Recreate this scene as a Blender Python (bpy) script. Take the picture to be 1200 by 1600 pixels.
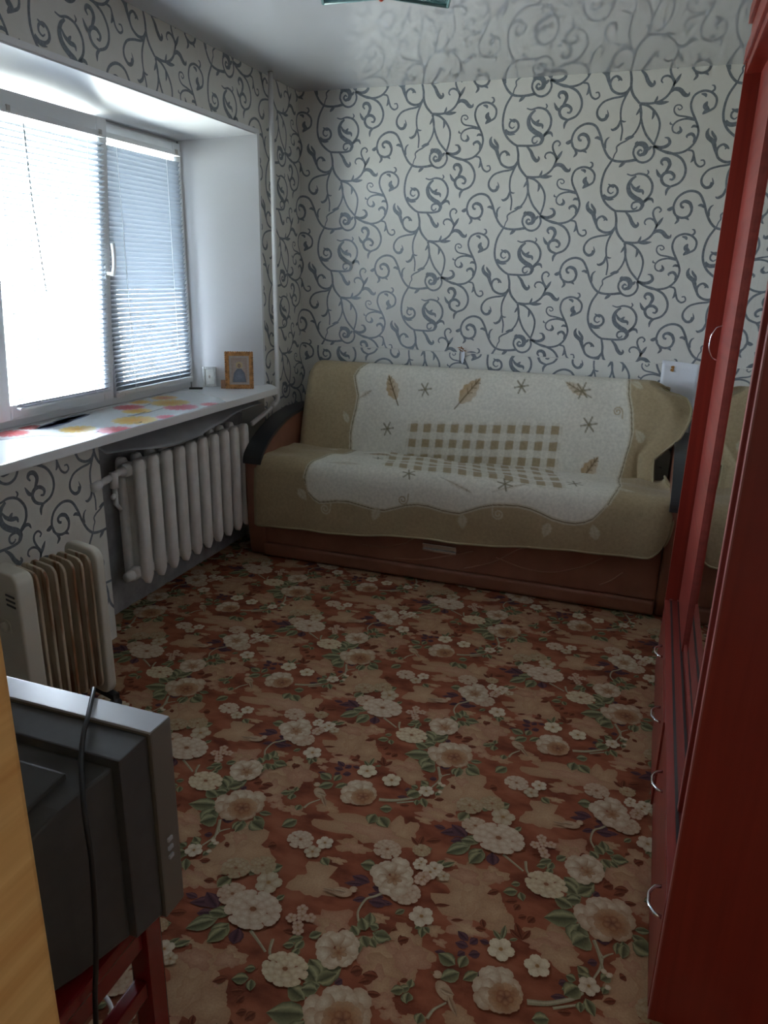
import bpy, bmesh, math, random
import numpy as np
from mathutils import Vector, Matrix, noise as mnoise

scene = bpy.context.scene
for o in list(bpy.data.objects):
    bpy.data.objects.remove(o, do_unlink=True)
COL = scene.collection

# ------------------------------------------------------------------ camera
CAM_LOC = Vector((2.0563, -4.2406, 1.5312))
YAW, PITCH, ROLL = -0.3383, 0.3113, 0.0219
_f = Vector((math.sin(YAW)*math.cos(PITCH), math.cos(YAW)*math.cos(PITCH), -math.sin(PITCH)))
_r = Vector((math.cos(YAW), -math.sin(YAW), 0))
_u = _r.cross(_f)
_r2 = _r*math.cos(ROLL) + _u*math.sin(ROLL)
_u2 = -_r*math.sin(ROLL) + _u*math.cos(ROLL)
cam_data = bpy.data.cameras.new('camera')
cam_data.sensor_fit = 'VERTICAL'
cam_data.sensor_height = 36.0
cam_data.lens = 36.0*1153.38/1600.0
cam_data.clip_start = 0.02
cam = bpy.data.objects.new('camera', cam_data)
COL.objects.link(cam)
M = Matrix((( _r2.x, _u2.x, -_f.x, CAM_LOC.x), (_r2.y, _u2.y, -_f.y, CAM_LOC.y), (_r2.z, _u2.z, -_f.z, CAM_LOC.z), (0, 0, 0, 1)))
cam.matrix_world = M
scene.camera = cam

# ------------------------------------------------------------------ sky and exposure
SKY = 96.0
HALL_FILL = 16.0          # glow of the fill lamp added unseen in the hallway
world = bpy.data.worlds.new('overcast_day')
scene.world = world
world.use_nodes = True
nt = world.node_tree
nt.nodes.clear()
w_out = nt.nodes.new('ShaderNodeOutputWorld')
w_bg = nt.nodes.new('ShaderNodeBackground')
w_tc = nt.nodes.new('ShaderNodeTexCoord')
w_sep = nt.nodes.new('ShaderNodeSeparateXYZ')
w_map = nt.nodes.new('ShaderNodeMapRange')
w_map.inputs['From Min'].default_value = -0.06
w_map.inputs['From Max'].default_value = 0.10
w_mix = nt.nodes.new('ShaderNodeMix')
w_mix.data_type = 'RGBA'
w_mix.inputs[6].default_value = (0.19, 0.205, 0.19, 1)      # ground and greenery outside
w_mix.inputs[7].default_value = (0.75, 0.855, 1.0, 1)       # overcast sky
w_bg.inputs['Strength'].default_value = SKY
nt.links.new(w_tc.outputs['Generated'], w_sep.inputs[0])
nt.links.new(w_sep.outputs['Z'], w_map.inputs['Value'])
nt.links.new(w_map.outputs[0], w_mix.inputs[0])
nt.links.new(w_mix.outputs[2], w_bg.inputs['Color'])
nt.links.new(w_bg.outputs[0], w_out.inputs[0])

scene.view_settings.view_transform = 'Standard'
scene.view_settings.look = 'None'
scene.view_settings.gamma = 1.0
scene.view_settings.use_curve_mapping = False
scene.view_settings.exposure = 0.55

# window portal: guides sky sampling through the opening, adds no light of its own
pl = bpy.data.lights.new('window_portal', 'AREA')
pl.shape = 'RECTANGLE'
pl.size = 1.40
pl.size_y = 1.26
pl.cycles.is_portal = True
po = bpy.data.objects.new('window_portal', pl)
COL.objects.link(po)
po.location = (-0.42, -1.4425, 1.54)
po.rotation_euler = Vector((1, 0, 0)).to_track_quat('-Z', 'Y').to_euler()

# ------------------------------------------------------------------ helpers
def link(o, parent=None):
    COL.objects.link(o)
    if parent is not None:
        o.parent = parent
    return o

def tag(o, label=None, cat=None, group=None, kind=None):
    if label: o['label'] = label
    if cat: o['category'] = cat
    if group: o['group'] = group
    if kind: o['kind'] = kind
    return o

def thing(name, label, cat, loc=(0, 0, 0), rotz=0, group=None):
    o = bpy.data.objects.new(name, None)
    o.empty_display_size = 0.05
    o.location = loc
    o.rotation_euler = (0, 0, rotz)
    link(o)
    return tag(o, label, cat, group)

def me_obj(name, me, mat=None, parent=None):
    o = bpy.data.objects.new(name, me)
    if mat is not None and not me.materials:
        me.materials.append(mat)
    return link(o, parent)

def bm_obj(name, bm, mat=None, parent=None, smooth=False):
    me = bpy.data.meshes.new(name)
    bmesh.ops.recalc_face_normals(bm, faces=bm.faces[:])
    bm.to_mesh(me)
    bm.free()
    if smooth:
        for p in me.polygons:
            p.use_smooth = True
    return me_obj(name, me, mat, parent)

def add_box(bm, lo, hi, bevel=0.0, seg=2):
    r = bmesh.ops.create_cube(bm, size=1.0)
    vs = r['verts']
    for v in vs:
        v.co = Vector([lo[i] + (v.co[i]+0.5)*(hi[i]-lo[i]) for i in range(3)])
    if bevel > 0:
        es = list({e for v in vs for e in v.link_edges})
        bmesh.ops.bevel(bm, geom=es, offset=bevel, segments=seg, affect='EDGES', profile=0.7)

def box(name, lo, hi, mat, parent=None, bevel=0.0, seg=2, smooth=False):
    bm = bmesh.new()
    add_box(bm, lo, hi, bevel, seg)
    return bm_obj(name, bm, mat, parent, smooth)

def add_tube(bm, pts, r, n=10, caps=True):
    pts = [Vector(p) for p in pts]
    rs = r if isinstance(r, (list, tuple)) else [r]*len(pts)
    rings = []
    up = None
    for i, p in enumerate(pts):
        d = (pts[min(i+1, len(pts)-1)] - pts[max(i-1, 0)])
        if d.length < 1e-9: d = Vector((0, 0, 1))
        d.normalize()
        if up is None:
            up = Vector((0, 0, 1)) if abs(d.z) < 0.9 else Vector((1, 0, 0))
        a = (up - d*up.dot(d))
        if a.length < 1e-6: a = d.orthogonal()
        a.normalize(); up = a
        b = d.cross(a)
        rings.append([bm.verts.new(p + (a*math.cos(2*math.pi*k/n) + b*math.sin(2*math.pi*k/n))*rs[i]) for k in range(n)])
    for A, B in zip(rings, rings[1:]):
        for k in range(n):
            bm.faces.new((A[k], A[(k+1) % n], B[(k+1) % n], B[k]))
    if caps:
        bm.faces.new(rings[0][::-1]); bm.faces.new(rings[-1])

def tube(name, pts, r, mat, parent=None, n=10):
    bm = bmesh.new()
    add_tube(bm, pts, r, n)
    return bm_obj(name, bm, mat, parent, True)

def spline(pts, per=8):
    """Catmull-Rom through the points (any dimension)."""
    P = np.array(pts, float)
    P = np.vstack([2*P[0]-P[1], P, 2*P[-1]-P[-2]])
    out = []
    for i in range(1, len(P)-2):
        for t in np.linspace(0, 1, per, endpoint=False):
            a, b, c, d = P[i-1], P[i], P[i+1], P[i+2]
            out.append(0.5*((2*b) + (c-a)*t + (2*a-5*b+4*c-d)*t*t + (3*b-a-3*c+d)*t**3))
    out.append(P[-2])
    return np.array(out)

def prism(name, outline, axis, lo, hi, mat, parent=None, bevel=0.0, seg=2, smooth=False):
    """Extrude a 2-D outline along an axis (0,1,2)."""
    bm = bmesh.new()
    def mk(a, b, t):
        c = [a, b]
        c.insert(axis, t)
        return bm.verts.new(c)
    A = [mk(a, b, lo) for a, b in outline]
    B = [mk(a, b, hi) for a, b in outline]
    n = len(outline)
    f1 = bm.faces.new(A); f2 = bm.faces.new(B[::-1])
    for i in range(n):
        bm.faces.new((A[i], B[i], B[(i+1) % n], A[(i+1) % n]))
    bmesh.ops.recalc_face_normals(bm, faces=bm.faces[:])
    if bevel:
        es = list({e for f in (f1, f2) for e in f.edges})
        bmesh.ops.bevel(bm, geom=es, offset=bevel, segments=seg, affect='EDGES', profile=0.7)
    return bm_obj(name, bm, mat, parent, smooth)

def copy_tree(o, parent=None):
    c = o.copy()
    COL.objects.link(c)
    c.parent = parent
    for ch in list(o.children):
        copy_tree(ch, c)
    return c

# ------------------------------------------------------------------ materials
def new_mat(name):
    m = bpy.data.materials.new(name)
    m.use_nodes = True
    n = m.node_tree
    b = n.nodes['Principled BSDF']
    return m, n, b

def mat(name, col, rough=0.5, metal=0.0, spec=0.5, var=0.0, vscale=8.0, bump=0.0, bscale=60.0, stretch=(1, 1, 1), col2=None, coat=0.0):
    m, n, b = new_mat(name)
    b.inputs['Base Color'].default_value = (*col, 1)
    b.inputs['Roughness'].default_value = rough
    b.inputs['Metallic'].default_value = metal
    b.inputs['Specular IOR Level'].default_value = spec
    if coat:
        b.inputs['Coat Weight'].default_value = coat
        b.inputs['Coat Roughness'].default_value = 0.1
    if var or bump or col2:
        tc = n.nodes.new('ShaderNodeTexCoord')
        mp = n.nodes.new('ShaderNodeMapping')
        mp.inputs['Scale'].default_value = stretch
        n.links.new(tc.outputs['Object'], mp.inputs[0])
    if var or col2:
        ns = n.nodes.new('ShaderNodeTexNoise')
        ns.inputs['Scale'].default_value = vscale
        ns.inputs['Detail'].default_value = 6
        n.links.new(mp.outputs[0], ns.inputs[0])
        mr = n.nodes.new('ShaderNodeMapRange')
        mr.inputs['From Min'].default_value = 0.35
        mr.inputs['From Max'].default_value = 0.65
        n.links.new(ns.outputs[0], mr.inputs[0])
        mx = n.nodes.new('ShaderNodeMix')
        mx.data_type = 'RGBA'
        c2 = col2 if col2 else tuple(min(1, c*(1+var)) for c in col)
        c1 = col if col2 else tuple(c*(1-var) for c in col)
        mx.inputs[6].default_value = (*c1, 1)
        mx.inputs[7].default_value = (*c2, 1)
        n.links.new(mr.outputs[0], mx.inputs[0])
        n.links.new(mx.outputs[2], b.inputs['Base Color'])
    if bump:
        nb = n.nodes.new('ShaderNodeTexNoise')
        nb.inputs['Scale'].default_value = bscale
        nb.inputs['Detail'].default_value = 4
        n.links.new(mp.outputs[0], nb.inputs[0])
        bp = n.nodes.new('ShaderNodeBump')
        bp.inputs['Strength'].default_value = bump
        bp.inputs['Distance'].default_value = 0.004
        n.links.new(nb.outputs[0], bp.inputs['Height'])
        n.links.new(bp.outputs[0], b.inputs['Normal'])
    return m

def attr_mat(name, rough=0.95, spec=0.1, bump=0.0, bscale=300.0, var=0.12, vscale=120.0, sheen=0.0):
    """Base colour from the mesh colour attribute 'tint', with fine mottling."""
    m, n, b = new_mat(name)
    b.inputs['Roughness'].default_value = rough
    b.inputs['Specular IOR Level'].default_value = spec
    if sheen:
        b.inputs['Sheen Weight'].default_value = sheen
        b.inputs['Sheen Roughness'].default_value = 0.6
    at = n.nodes.new('ShaderNodeAttribute')
    at.attribute_name = 'tint'
    tc = n.nodes.new('ShaderNodeTexCoord')
    ns = n.nodes.new('ShaderNodeTexNoise')
    ns.inputs['Scale'].default_value = vscale
    ns.inputs['Detail'].default_value = 3
    n.links.new(tc.outputs['Object'], ns.inputs[0])
    mr = n.nodes.new('ShaderNodeMapRange')
    mr.inputs['From Min'].default_value = 0.3
    mr.inputs['From Max'].default_value = 0.7
    mr.inputs['To Min'].default_value = 1-var
    mr.inputs['To Max'].default_value = 1+var
    n.links.new(ns.outputs[0], mr.inputs[0])
    mx = n.nodes.new('ShaderNodeMix')
    mx.data_type = 'RGBA'
    mx.blend_type = 'MULTIPLY'
    mx.inputs[0].default_value = 1
    n.links.new(at.outputs['Color'], mx.inputs[6])
    n.links.new(mr.outputs[0], mx.inputs[7])
    n.links.new(mx.outputs[2], b.inputs['Base Color'])
    if bump:
        bp = n.nodes.new('ShaderNodeBump')
        bp.inputs['Strength'].default_value = bump
        bp.inputs['Distance'].default_value = 0.003
        nb = n.nodes.new('ShaderNodeTexNoise')
        nb.inputs['Scale'].default_value = bscale
        n.links.new(tc.outputs['Object'], nb.inputs[0])
        n.links.new(nb.outputs[0], bp.inputs['Height'])
        n.links.new(bp.outputs[0], b.inputs['Normal'])
    return m

def wood_mat(name, dark, light, rough, along=0, scale=3.0, rings=14.0, coat=0.0):
    m, n, b = new_mat(name)
    tc = n.nodes.new('ShaderNodeTexCoord')
    mp = n.nodes.new('ShaderNodeMapping')
    s = [rings]*3
    s[along] = scale*0.25
    mp.inputs['Scale'].default_value = s
    ns = n.nodes.new('ShaderNodeTexNoise')
    ns.inputs['Scale'].default_value = 1.6
    ns.inputs['Detail'].default_value = 8
    ns.inputs['Distortion'].default_value = 0.6
    rp = n.nodes.new('ShaderNodeValToRGB')
    rp.color_ramp.elements[0].position = 0.33
    rp.color_ramp.elements[0].color = (*dark, 1)
    rp.color_ramp.elements[1].position = 0.68
    rp.color_ramp.elements[1].color = (*light, 1)
    n.links.new(tc.outputs['Object'], mp.inputs[0])
    n.links.new(mp.outputs[0], ns.inputs[0])
    n.links.new(ns.outputs[0], rp.inputs[0])
    n.links.new(rp.outputs[0], b.inputs['Base Color'])
    b.inputs['Roughness'].default_value = rough
    if coat:
        b.inputs['Coat Weight'].default_value = coat
        b.inputs['Coat Roughness'].default_value = 0.15
    return m

M_PAPER = mat('wallpaper_cream', (0.70, 0.69, 0.64), 0.36, spec=0.4, var=0.015, vscale=30, bump=0.03, bscale=220)
M_SCROLL = mat('wallpaper_scroll_slate', (0.175, 0.20, 0.225), 0.34, spec=0.5, var=0.18, vscale=90)
M_CEIL = mat('stretch_ceiling_gloss', (0.50, 0.505, 0.54), 0.02, spec=0.6, coat=0.0)
_cb = M_CEIL.node_tree.nodes['Principled BSDF']
_cb.inputs['Coat Weight'].default_value = 1.0
_cb.inputs['Coat Roughness'].default_value = 0.015
_cb.inputs['Coat IOR'].default_value = 1.6
M_PVC = mat('white_plastic', (0.78, 0.79, 0.80), 0.30, spec=0.5)
M_REVEAL = mat('reveal_panel_plastic', (0.62, 0.63, 0.645), 0.34)
M_FRAME = mat('window_frame_white', (0.74, 0.76, 0.78), 0.30)
M_PLASTER = mat('grey_plaster', (0.30, 0.30, 0.30), 0.9, var=0.2, vscale=12)
M_CONC = mat('outer_masonry', (0.45, 0.43, 0.40), 0.9, var=0.1)
M_SUBFLOOR = mat('floor_boards', (0.25, 0.14, 0.08), 0.6, var=0.15)
M_RADI = mat('radiator_white_enamel', (0.82, 0.81, 0.78), 0.42, var=0.05, vscale=20, bump=0.15, bscale=70)
M_PIPE = mat('painted_pipe', (0.72, 0.72, 0.71), 0.35, var=0.04)
M_FOIL = mat('grey_foil_cloth', (0.36, 0.38, 0.41), 0.38, metal=0.35, var=0.10, vscale=6, bump=0.4, bscale=30)
M_LEATHER = mat('brown_leatherette', (0.25, 0.105, 0.066), 0.40, spec=0.45, var=0.10, vscale=10, bump=0.15, bscale=400)
M_SEAM = mat('brown_leatherette_seam', (0.36, 0.17, 0.115), 0.45)
M_CAP = mat('charcoal_armrest_cap', (0.030, 0.032, 0.036), 0.28, spec=0.5)
M_CHROME = mat('brushed_chrome', (0.72, 0.73, 0.75), 0.22, metal=1.0)
M_GOLD = mat('gilt_frame', (0.48, 0.24, 0.09), 0.35, metal=0.6, var=0.3, vscale=60)
M_SILVER = mat('silver_icon_frame', (0.46, 0.47, 0.46), 0.35, metal=0.7, var=0.15, vscale=80)
M_BLACK = mat('black_plastic', (0.018, 0.018, 0.02), 0.4)
M_WHITE = mat('white_plastic_cable', (0.75, 0.75, 0.75), 0.4)
M_HEATEND = mat('heater_cream_plastic', (0.62, 0.58, 0.49), 0.40, var=0.03)
M_TVGREY = mat('tv_silver_plastic', (0.46, 0.47, 0.50), 0.27)
M_TVDARK = mat('tv_dark_grey_housing', (0.070, 0.068, 0.068), 0.33, spec=0.5, var=0.08, vscale=30)
M_TVSHADE = mat('tv_bezel_shade_taupe', (0.15, 0.125, 0.10), 0.45)  # shade on the silver bezel's sides and back put into the colour
M_STOOL = mat('red_lacquer', (0.19, 0.008, 0.010), 0.25, coat=0.4)
M_RED = wood_mat('red_mahogany', (0.205, 0.020, 0.012), (0.275, 0.030, 0.018), 0.34, along=2, rings=18)
M_REDH = wood_mat('red_mahogany_horizontal', (0.200, 0.026, 0.020), (0.280, 0.042, 0.032), 0.36, along=1, rings=22)
M_PINK = mat('mahogany_lit_edge_and_stop', (0.30, 0.095, 0.085), 0.4)  # window light on front edges painted as paler pink; also colours the rail stops
M_GROOVE = mat('dark_groove_rail', (0.035, 0.028, 0.03), 0.5)
M_PINE = wood_mat('pine_wood', (0.70, 0.34, 0.10), (0.90, 0.55, 0.21), 0.5, along=1, rings=26, scale=4)
M_PAPERW = mat('white_sheet_paper', (0.74, 0.76, 0.80), 0.5)
M_RUST = mat('rust_orange_tear', (0.34, 0.12, 0.03), 0.8, var=0.3, vscale=80)

def mirror_mat():
    m, n, b = new_mat('cabinet_mirror')
    b.inputs['Base Color'].default_value = (0.78, 0.80, 0.80, 1)
    b.inputs['Metallic'].default_value = 1.0
    b.inputs['Roughness'].default_value = 0.015
    return m
M_MIRROR = mirror_mat()

def pane_mat(name, tint, ior=1.45):
    m = bpy.data.materials.new(name)
    m.use_nodes = True
    n = m.node_tree
    n.nodes.clear()
    o = n.nodes.new('ShaderNodeOutputMaterial')
    t = n.nodes.new('ShaderNodeBsdfTransparent')
    t.inputs[0].default_value = (*tint, 1)
    g = n.nodes.new('ShaderNodeBsdfGlossy')
    g.inputs['Roughness'].default_value = 0.02
    lw = n.nodes.new('ShaderNodeLayerWeight')
    lw.inputs['Blend'].default_value = 0.5
    pw = n.nodes.new('ShaderNodeMath'); pw.operation = 'POWER'
    pw.inputs[1].default_value = 4.5
    f = n.nodes.new('ShaderNodeMapRange')
    f.inputs['To Min'].default_value = 0.04
    f.inputs['To Max'].default_value = 0.85
    n.links.new(lw.outputs['Facing'], pw.inputs[0])
    n.links.new(pw.outputs[0], f.inputs['Value'])
    x = n.nodes.new('ShaderNodeMixShader')
    n.links.new(f.outputs[0], x.inputs[0])
    n.links.new(t.outputs[0], x.inputs[1])
    n.links.new(g.outputs[0], x.inputs[2])
    n.links.new(x.outputs[0], o.inputs[0])
    return m
M_GLASS = pane_mat('window_glass', (0.97, 0.98, 0.98))
M_TEAL = pane_mat('teal_lamp_glass', (0.55, 0.72, 0.72))

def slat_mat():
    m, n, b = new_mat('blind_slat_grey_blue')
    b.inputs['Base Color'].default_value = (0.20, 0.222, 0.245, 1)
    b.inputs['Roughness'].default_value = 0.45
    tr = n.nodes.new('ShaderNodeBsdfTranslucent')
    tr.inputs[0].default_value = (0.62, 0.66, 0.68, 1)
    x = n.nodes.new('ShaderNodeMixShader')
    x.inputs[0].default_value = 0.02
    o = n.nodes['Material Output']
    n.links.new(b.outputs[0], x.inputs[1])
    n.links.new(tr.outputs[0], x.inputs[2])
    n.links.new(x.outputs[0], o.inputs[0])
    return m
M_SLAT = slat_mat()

def fin_mat():
    m, n, b = new_mat('heater_fin_rusty_cream')
    tc = n.nodes.new('ShaderNodeTexCoord')
    mp = n.nodes.new('ShaderNodeMapping')
    mp.inputs['Scale'].default_value = (30, 30, 3.0)
    ns = n.nodes.new('ShaderNodeTexNoise')
    ns.inputs['Scale'].default_value = 1.5
    ns.inputs['Detail'].default_value = 5
    rp = n.nodes.new('ShaderNodeValToRGB')
    rp.color_ramp.elements[0].position = 0.50
    rp.color_ramp.elements[0].color = (0.56, 0.47, 0.35, 1)
    rp.color_ramp.elements[1].position = 0.66
    rp.color_ramp.elements[1].color = (0.27, 0.12, 0.05, 1)
    n.links.new(tc.outputs['Object'], mp.inputs[0])
    n.links.new(mp.outputs[0], ns.inputs[0])
    n.links.new(ns.outputs[0], rp.inputs[0])
    n.links.new(rp.outputs[0], b.inputs['Base Color'])
    b.inputs['Roughness'].default_value = 0.5
    return m
M_FIN = fin_mat()

def carpet_mat():
    m, n, b = new_mat('carpet_rust_ground')
    tc = n.nodes.new('ShaderNodeTexCoord')
    mp = n.nodes.new('ShaderNodeMapping')
    mp.inputs['Scale'].default_value = (5, 9, 5)
    ns = n.nodes.new('ShaderNodeTexNoise')
    ns.inputs['Scale'].default_value = 1.6
    ns.inputs['Detail'].default_value = 7
    rp = n.nodes.new('ShaderNodeValToRGB')
    e = rp.color_ramp.elements
    e[0].position = 0.30; e[0].color = (0.125, 0.033, 0.020, 1)
    e[1].position = 0.66; e[1].color = (0.29, 0.105, 0.056, 1)
    e2 = rp.color_ramp.elements.new(0.5); e2.color = (0.235, 0.070, 0.036, 1)
    n.links.new(tc.outputs['Object'], mp.inputs[0])
    n.links.new(mp.outputs[0], ns.inputs[0])
    n.links.new(ns.outputs[0], rp.inputs[0])
    n.links.new(rp.outputs[0], b.inputs['Base Color'])
    b.inputs['Roughness'].default_value = 0.97
    b.inputs['Specular IOR Level'].default_value = 0.1
    nb = n.nodes.new('ShaderNodeTexNoise')
    nb.inputs['Scale'].default_value = 350
    bp = n.nodes.new('ShaderNodeBump')
    bp.inputs['Strength'].default_value = 0.3
    bp.inputs['Distance'].default_value = 0.003
    n.links.new(tc.outputs['Object'], nb.inputs[0])
    n.links.new(nb.outputs[0], bp.inputs['Height'])
    n.links.new(bp.outputs[0], b.inputs['Normal'])
    return m
M_CARPET = carpet_mat()
M_CPRINT = attr_mat('carpet_flower_print', 0.97, 0.1, 0.2, 350, 0.09, 200)
M_THROW = attr_mat('velour_throw', 0.95, 0.1, 0.22, 260, 0.10, 70, sheen=0.15)
M_OIL = attr_mat('oilcloth_print', 0.22, 0.5, 0.0, 300, 0.03, 40)
M_ICON = attr_mat('icon_print', 0.3, 0.4, 0.0, 300, 0.10, 90)
M_HEM = mat('throw_hem_beige', (0.36, 0.30, 0.18), 0.9, bump=0.3, bscale=200)

# printed polygons with vertex colours -------------------------------------------------
class Print:
    """Flat polygons with per-vertex colours, collected into one mesh."""
    def __init__(s):
        s.v, s.f, s.c = [], [], []
    def fan(s, pts, cen, z, c_in, c_out):
        b = len(s.v)
        s.v.append((cen[0], cen[1], z)); s.c.append(c_in)
        n = len(pts)
        for i, q in enumerate(pts):
            s.v.append((q[0], q[1], z)); s.c.append(c_out[i] if isinstance(c_out, list) else c_out)
        for i in range(n):
            s.f.append((b, b+1+i, b+1+(i+1) % n))
    def ellipse(s, x, y, rx, ry, ang, z, c_in, c_out, n=12, wob=0.0, rnd=None):
        pts = []
        for k in range(n):
            t = 2*math.pi*k/n
            w = 1 + (rnd.uniform(-wob, wob) if rnd else 0)
            a, b = rx*w*math.cos(t), ry*w*math.sin(t)
            pts.append((x + a*math.cos(ang)-b*math.sin(ang), y + a*math.sin(ang)+b*math.cos(ang)))
        s.fan(pts, (x, y), z, c_in, c_out)
    def petal(s, x, y, ang, ln, wd, z, c_base, c_mid, c_tip, start=0.0):
        """petal growing from (x,y) towards ang."""
        prof = [(0.0, 0.18), (0.3, 0.40), (0.62, 0.52), (0.85, 0.42), (1.0, 0.16), (0.955, 0.0), (1.0, -0.16), (0.85, -0.42), (0.62, -0.52), (0.3, -0.40), (0.0, -0.18)]
        ca, sa = math.cos(ang), math.sin(ang)
        pts, cols = [], []
        for t, w in prof:
            d = start + t*ln
            pts.append((x + d*ca - w*wd*sa, y + d*sa + w*wd*ca))
            cols.append(tuple(c_base[i]*(1-t)**1.3 + c_tip[i]*(1-(1-t)**1.3) for i in range(3)))
        d = start + 0.6*ln
        s.fan(pts, (x + d*ca, y + d*sa), z, c_mid, cols)
    def leaf(s, xa, ya, xb, yb, w, z, c_dark, c_light):
        """pointed leaf a(tip)->b(base), halves of two tones."""
        dx, dy = xb-xa, yb-ya
        L = math.hypot(dx, dy) or 1e-6
        ux, uy = dx/L, dy/L
        prof = [(0, 0), (0.16, 0.22), (0.36, 0.44), (0.58, 0.5), (0.8, 0.36), (1, 0)]
        for sg, (ca, cb) in ((1, (c_light, c_dark)), (-1, (c_dark, c_light))):
            b = len(s.v)
            for t, q in prof:
                s.v.append((xa+ux*t*L, ya+uy*t*L, z)); s.c.append(tuple(0.55*k for k in c_dark))
                s.v.append((xa+ux*t*L - uy*q*w*sg*0.5, ya+uy*t*L + ux*q*w*sg*0.5, z)); s.c.append(ca)
                s.v.append((xa+ux*t*L - uy*q*w*sg, ya+uy*t*L + ux*q*w*sg, z)); s.c.append(tuple(0.72*k for k in cb))
            for i in range(len(prof)-1):
                o = b + 3*i
                s.f.append((o, o+3, o+4, o+1)); s.f.append((o+1, o+4, o+5, o+2))
    def ribbon(s, pts, ws, z, col):
        P = np.array(pts)
        b = len(s.v)
        for i in range(len(P)):
            d = P[min(i+1, len(P)-1)] - P[max(i-1, 0)]
            d = d/(np.linalg.norm(d)+1e-9)
            n = np.array([-d[1], d[0]])*ws[i]/2
            for q in (P[i]+n, P[i]-n):
                s.v.append((q[0], q[1], z)); s.c.append(col)
        for i in range(len(P)-1):
            o = b+2*i
            s.f.append((o, o+1, o+3, o+2))
    def shift_from(s, start, dx, dy):
        pass
    def mesh(s, name, clip=None):
        me = bpy.data.meshes.new(name)
        me.from_pydata(s.v, [], s.f)
        at = me.color_attributes.new('tint', 'FLOAT_COLOR', 'POINT')
        arr = np.ones((len(s.v), 4), np.float32)
        arr[:, :3] = np.array(s.c, np.float32)
        at.data.foreach_set('color', arr.ravel())
        if clip:
            bm = bmesh.new(); bm.from_mesh(me)
            for co, no in clip:
                g = bm.verts[:]+bm.edges[:]+bm.faces[:]
                bmesh.ops.bisect_plane(bm, geom=g, plane_co=co, plane_no=no, clear_outer=True)
            bm.to_mesh(me); bm.free()
        return me

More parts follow.
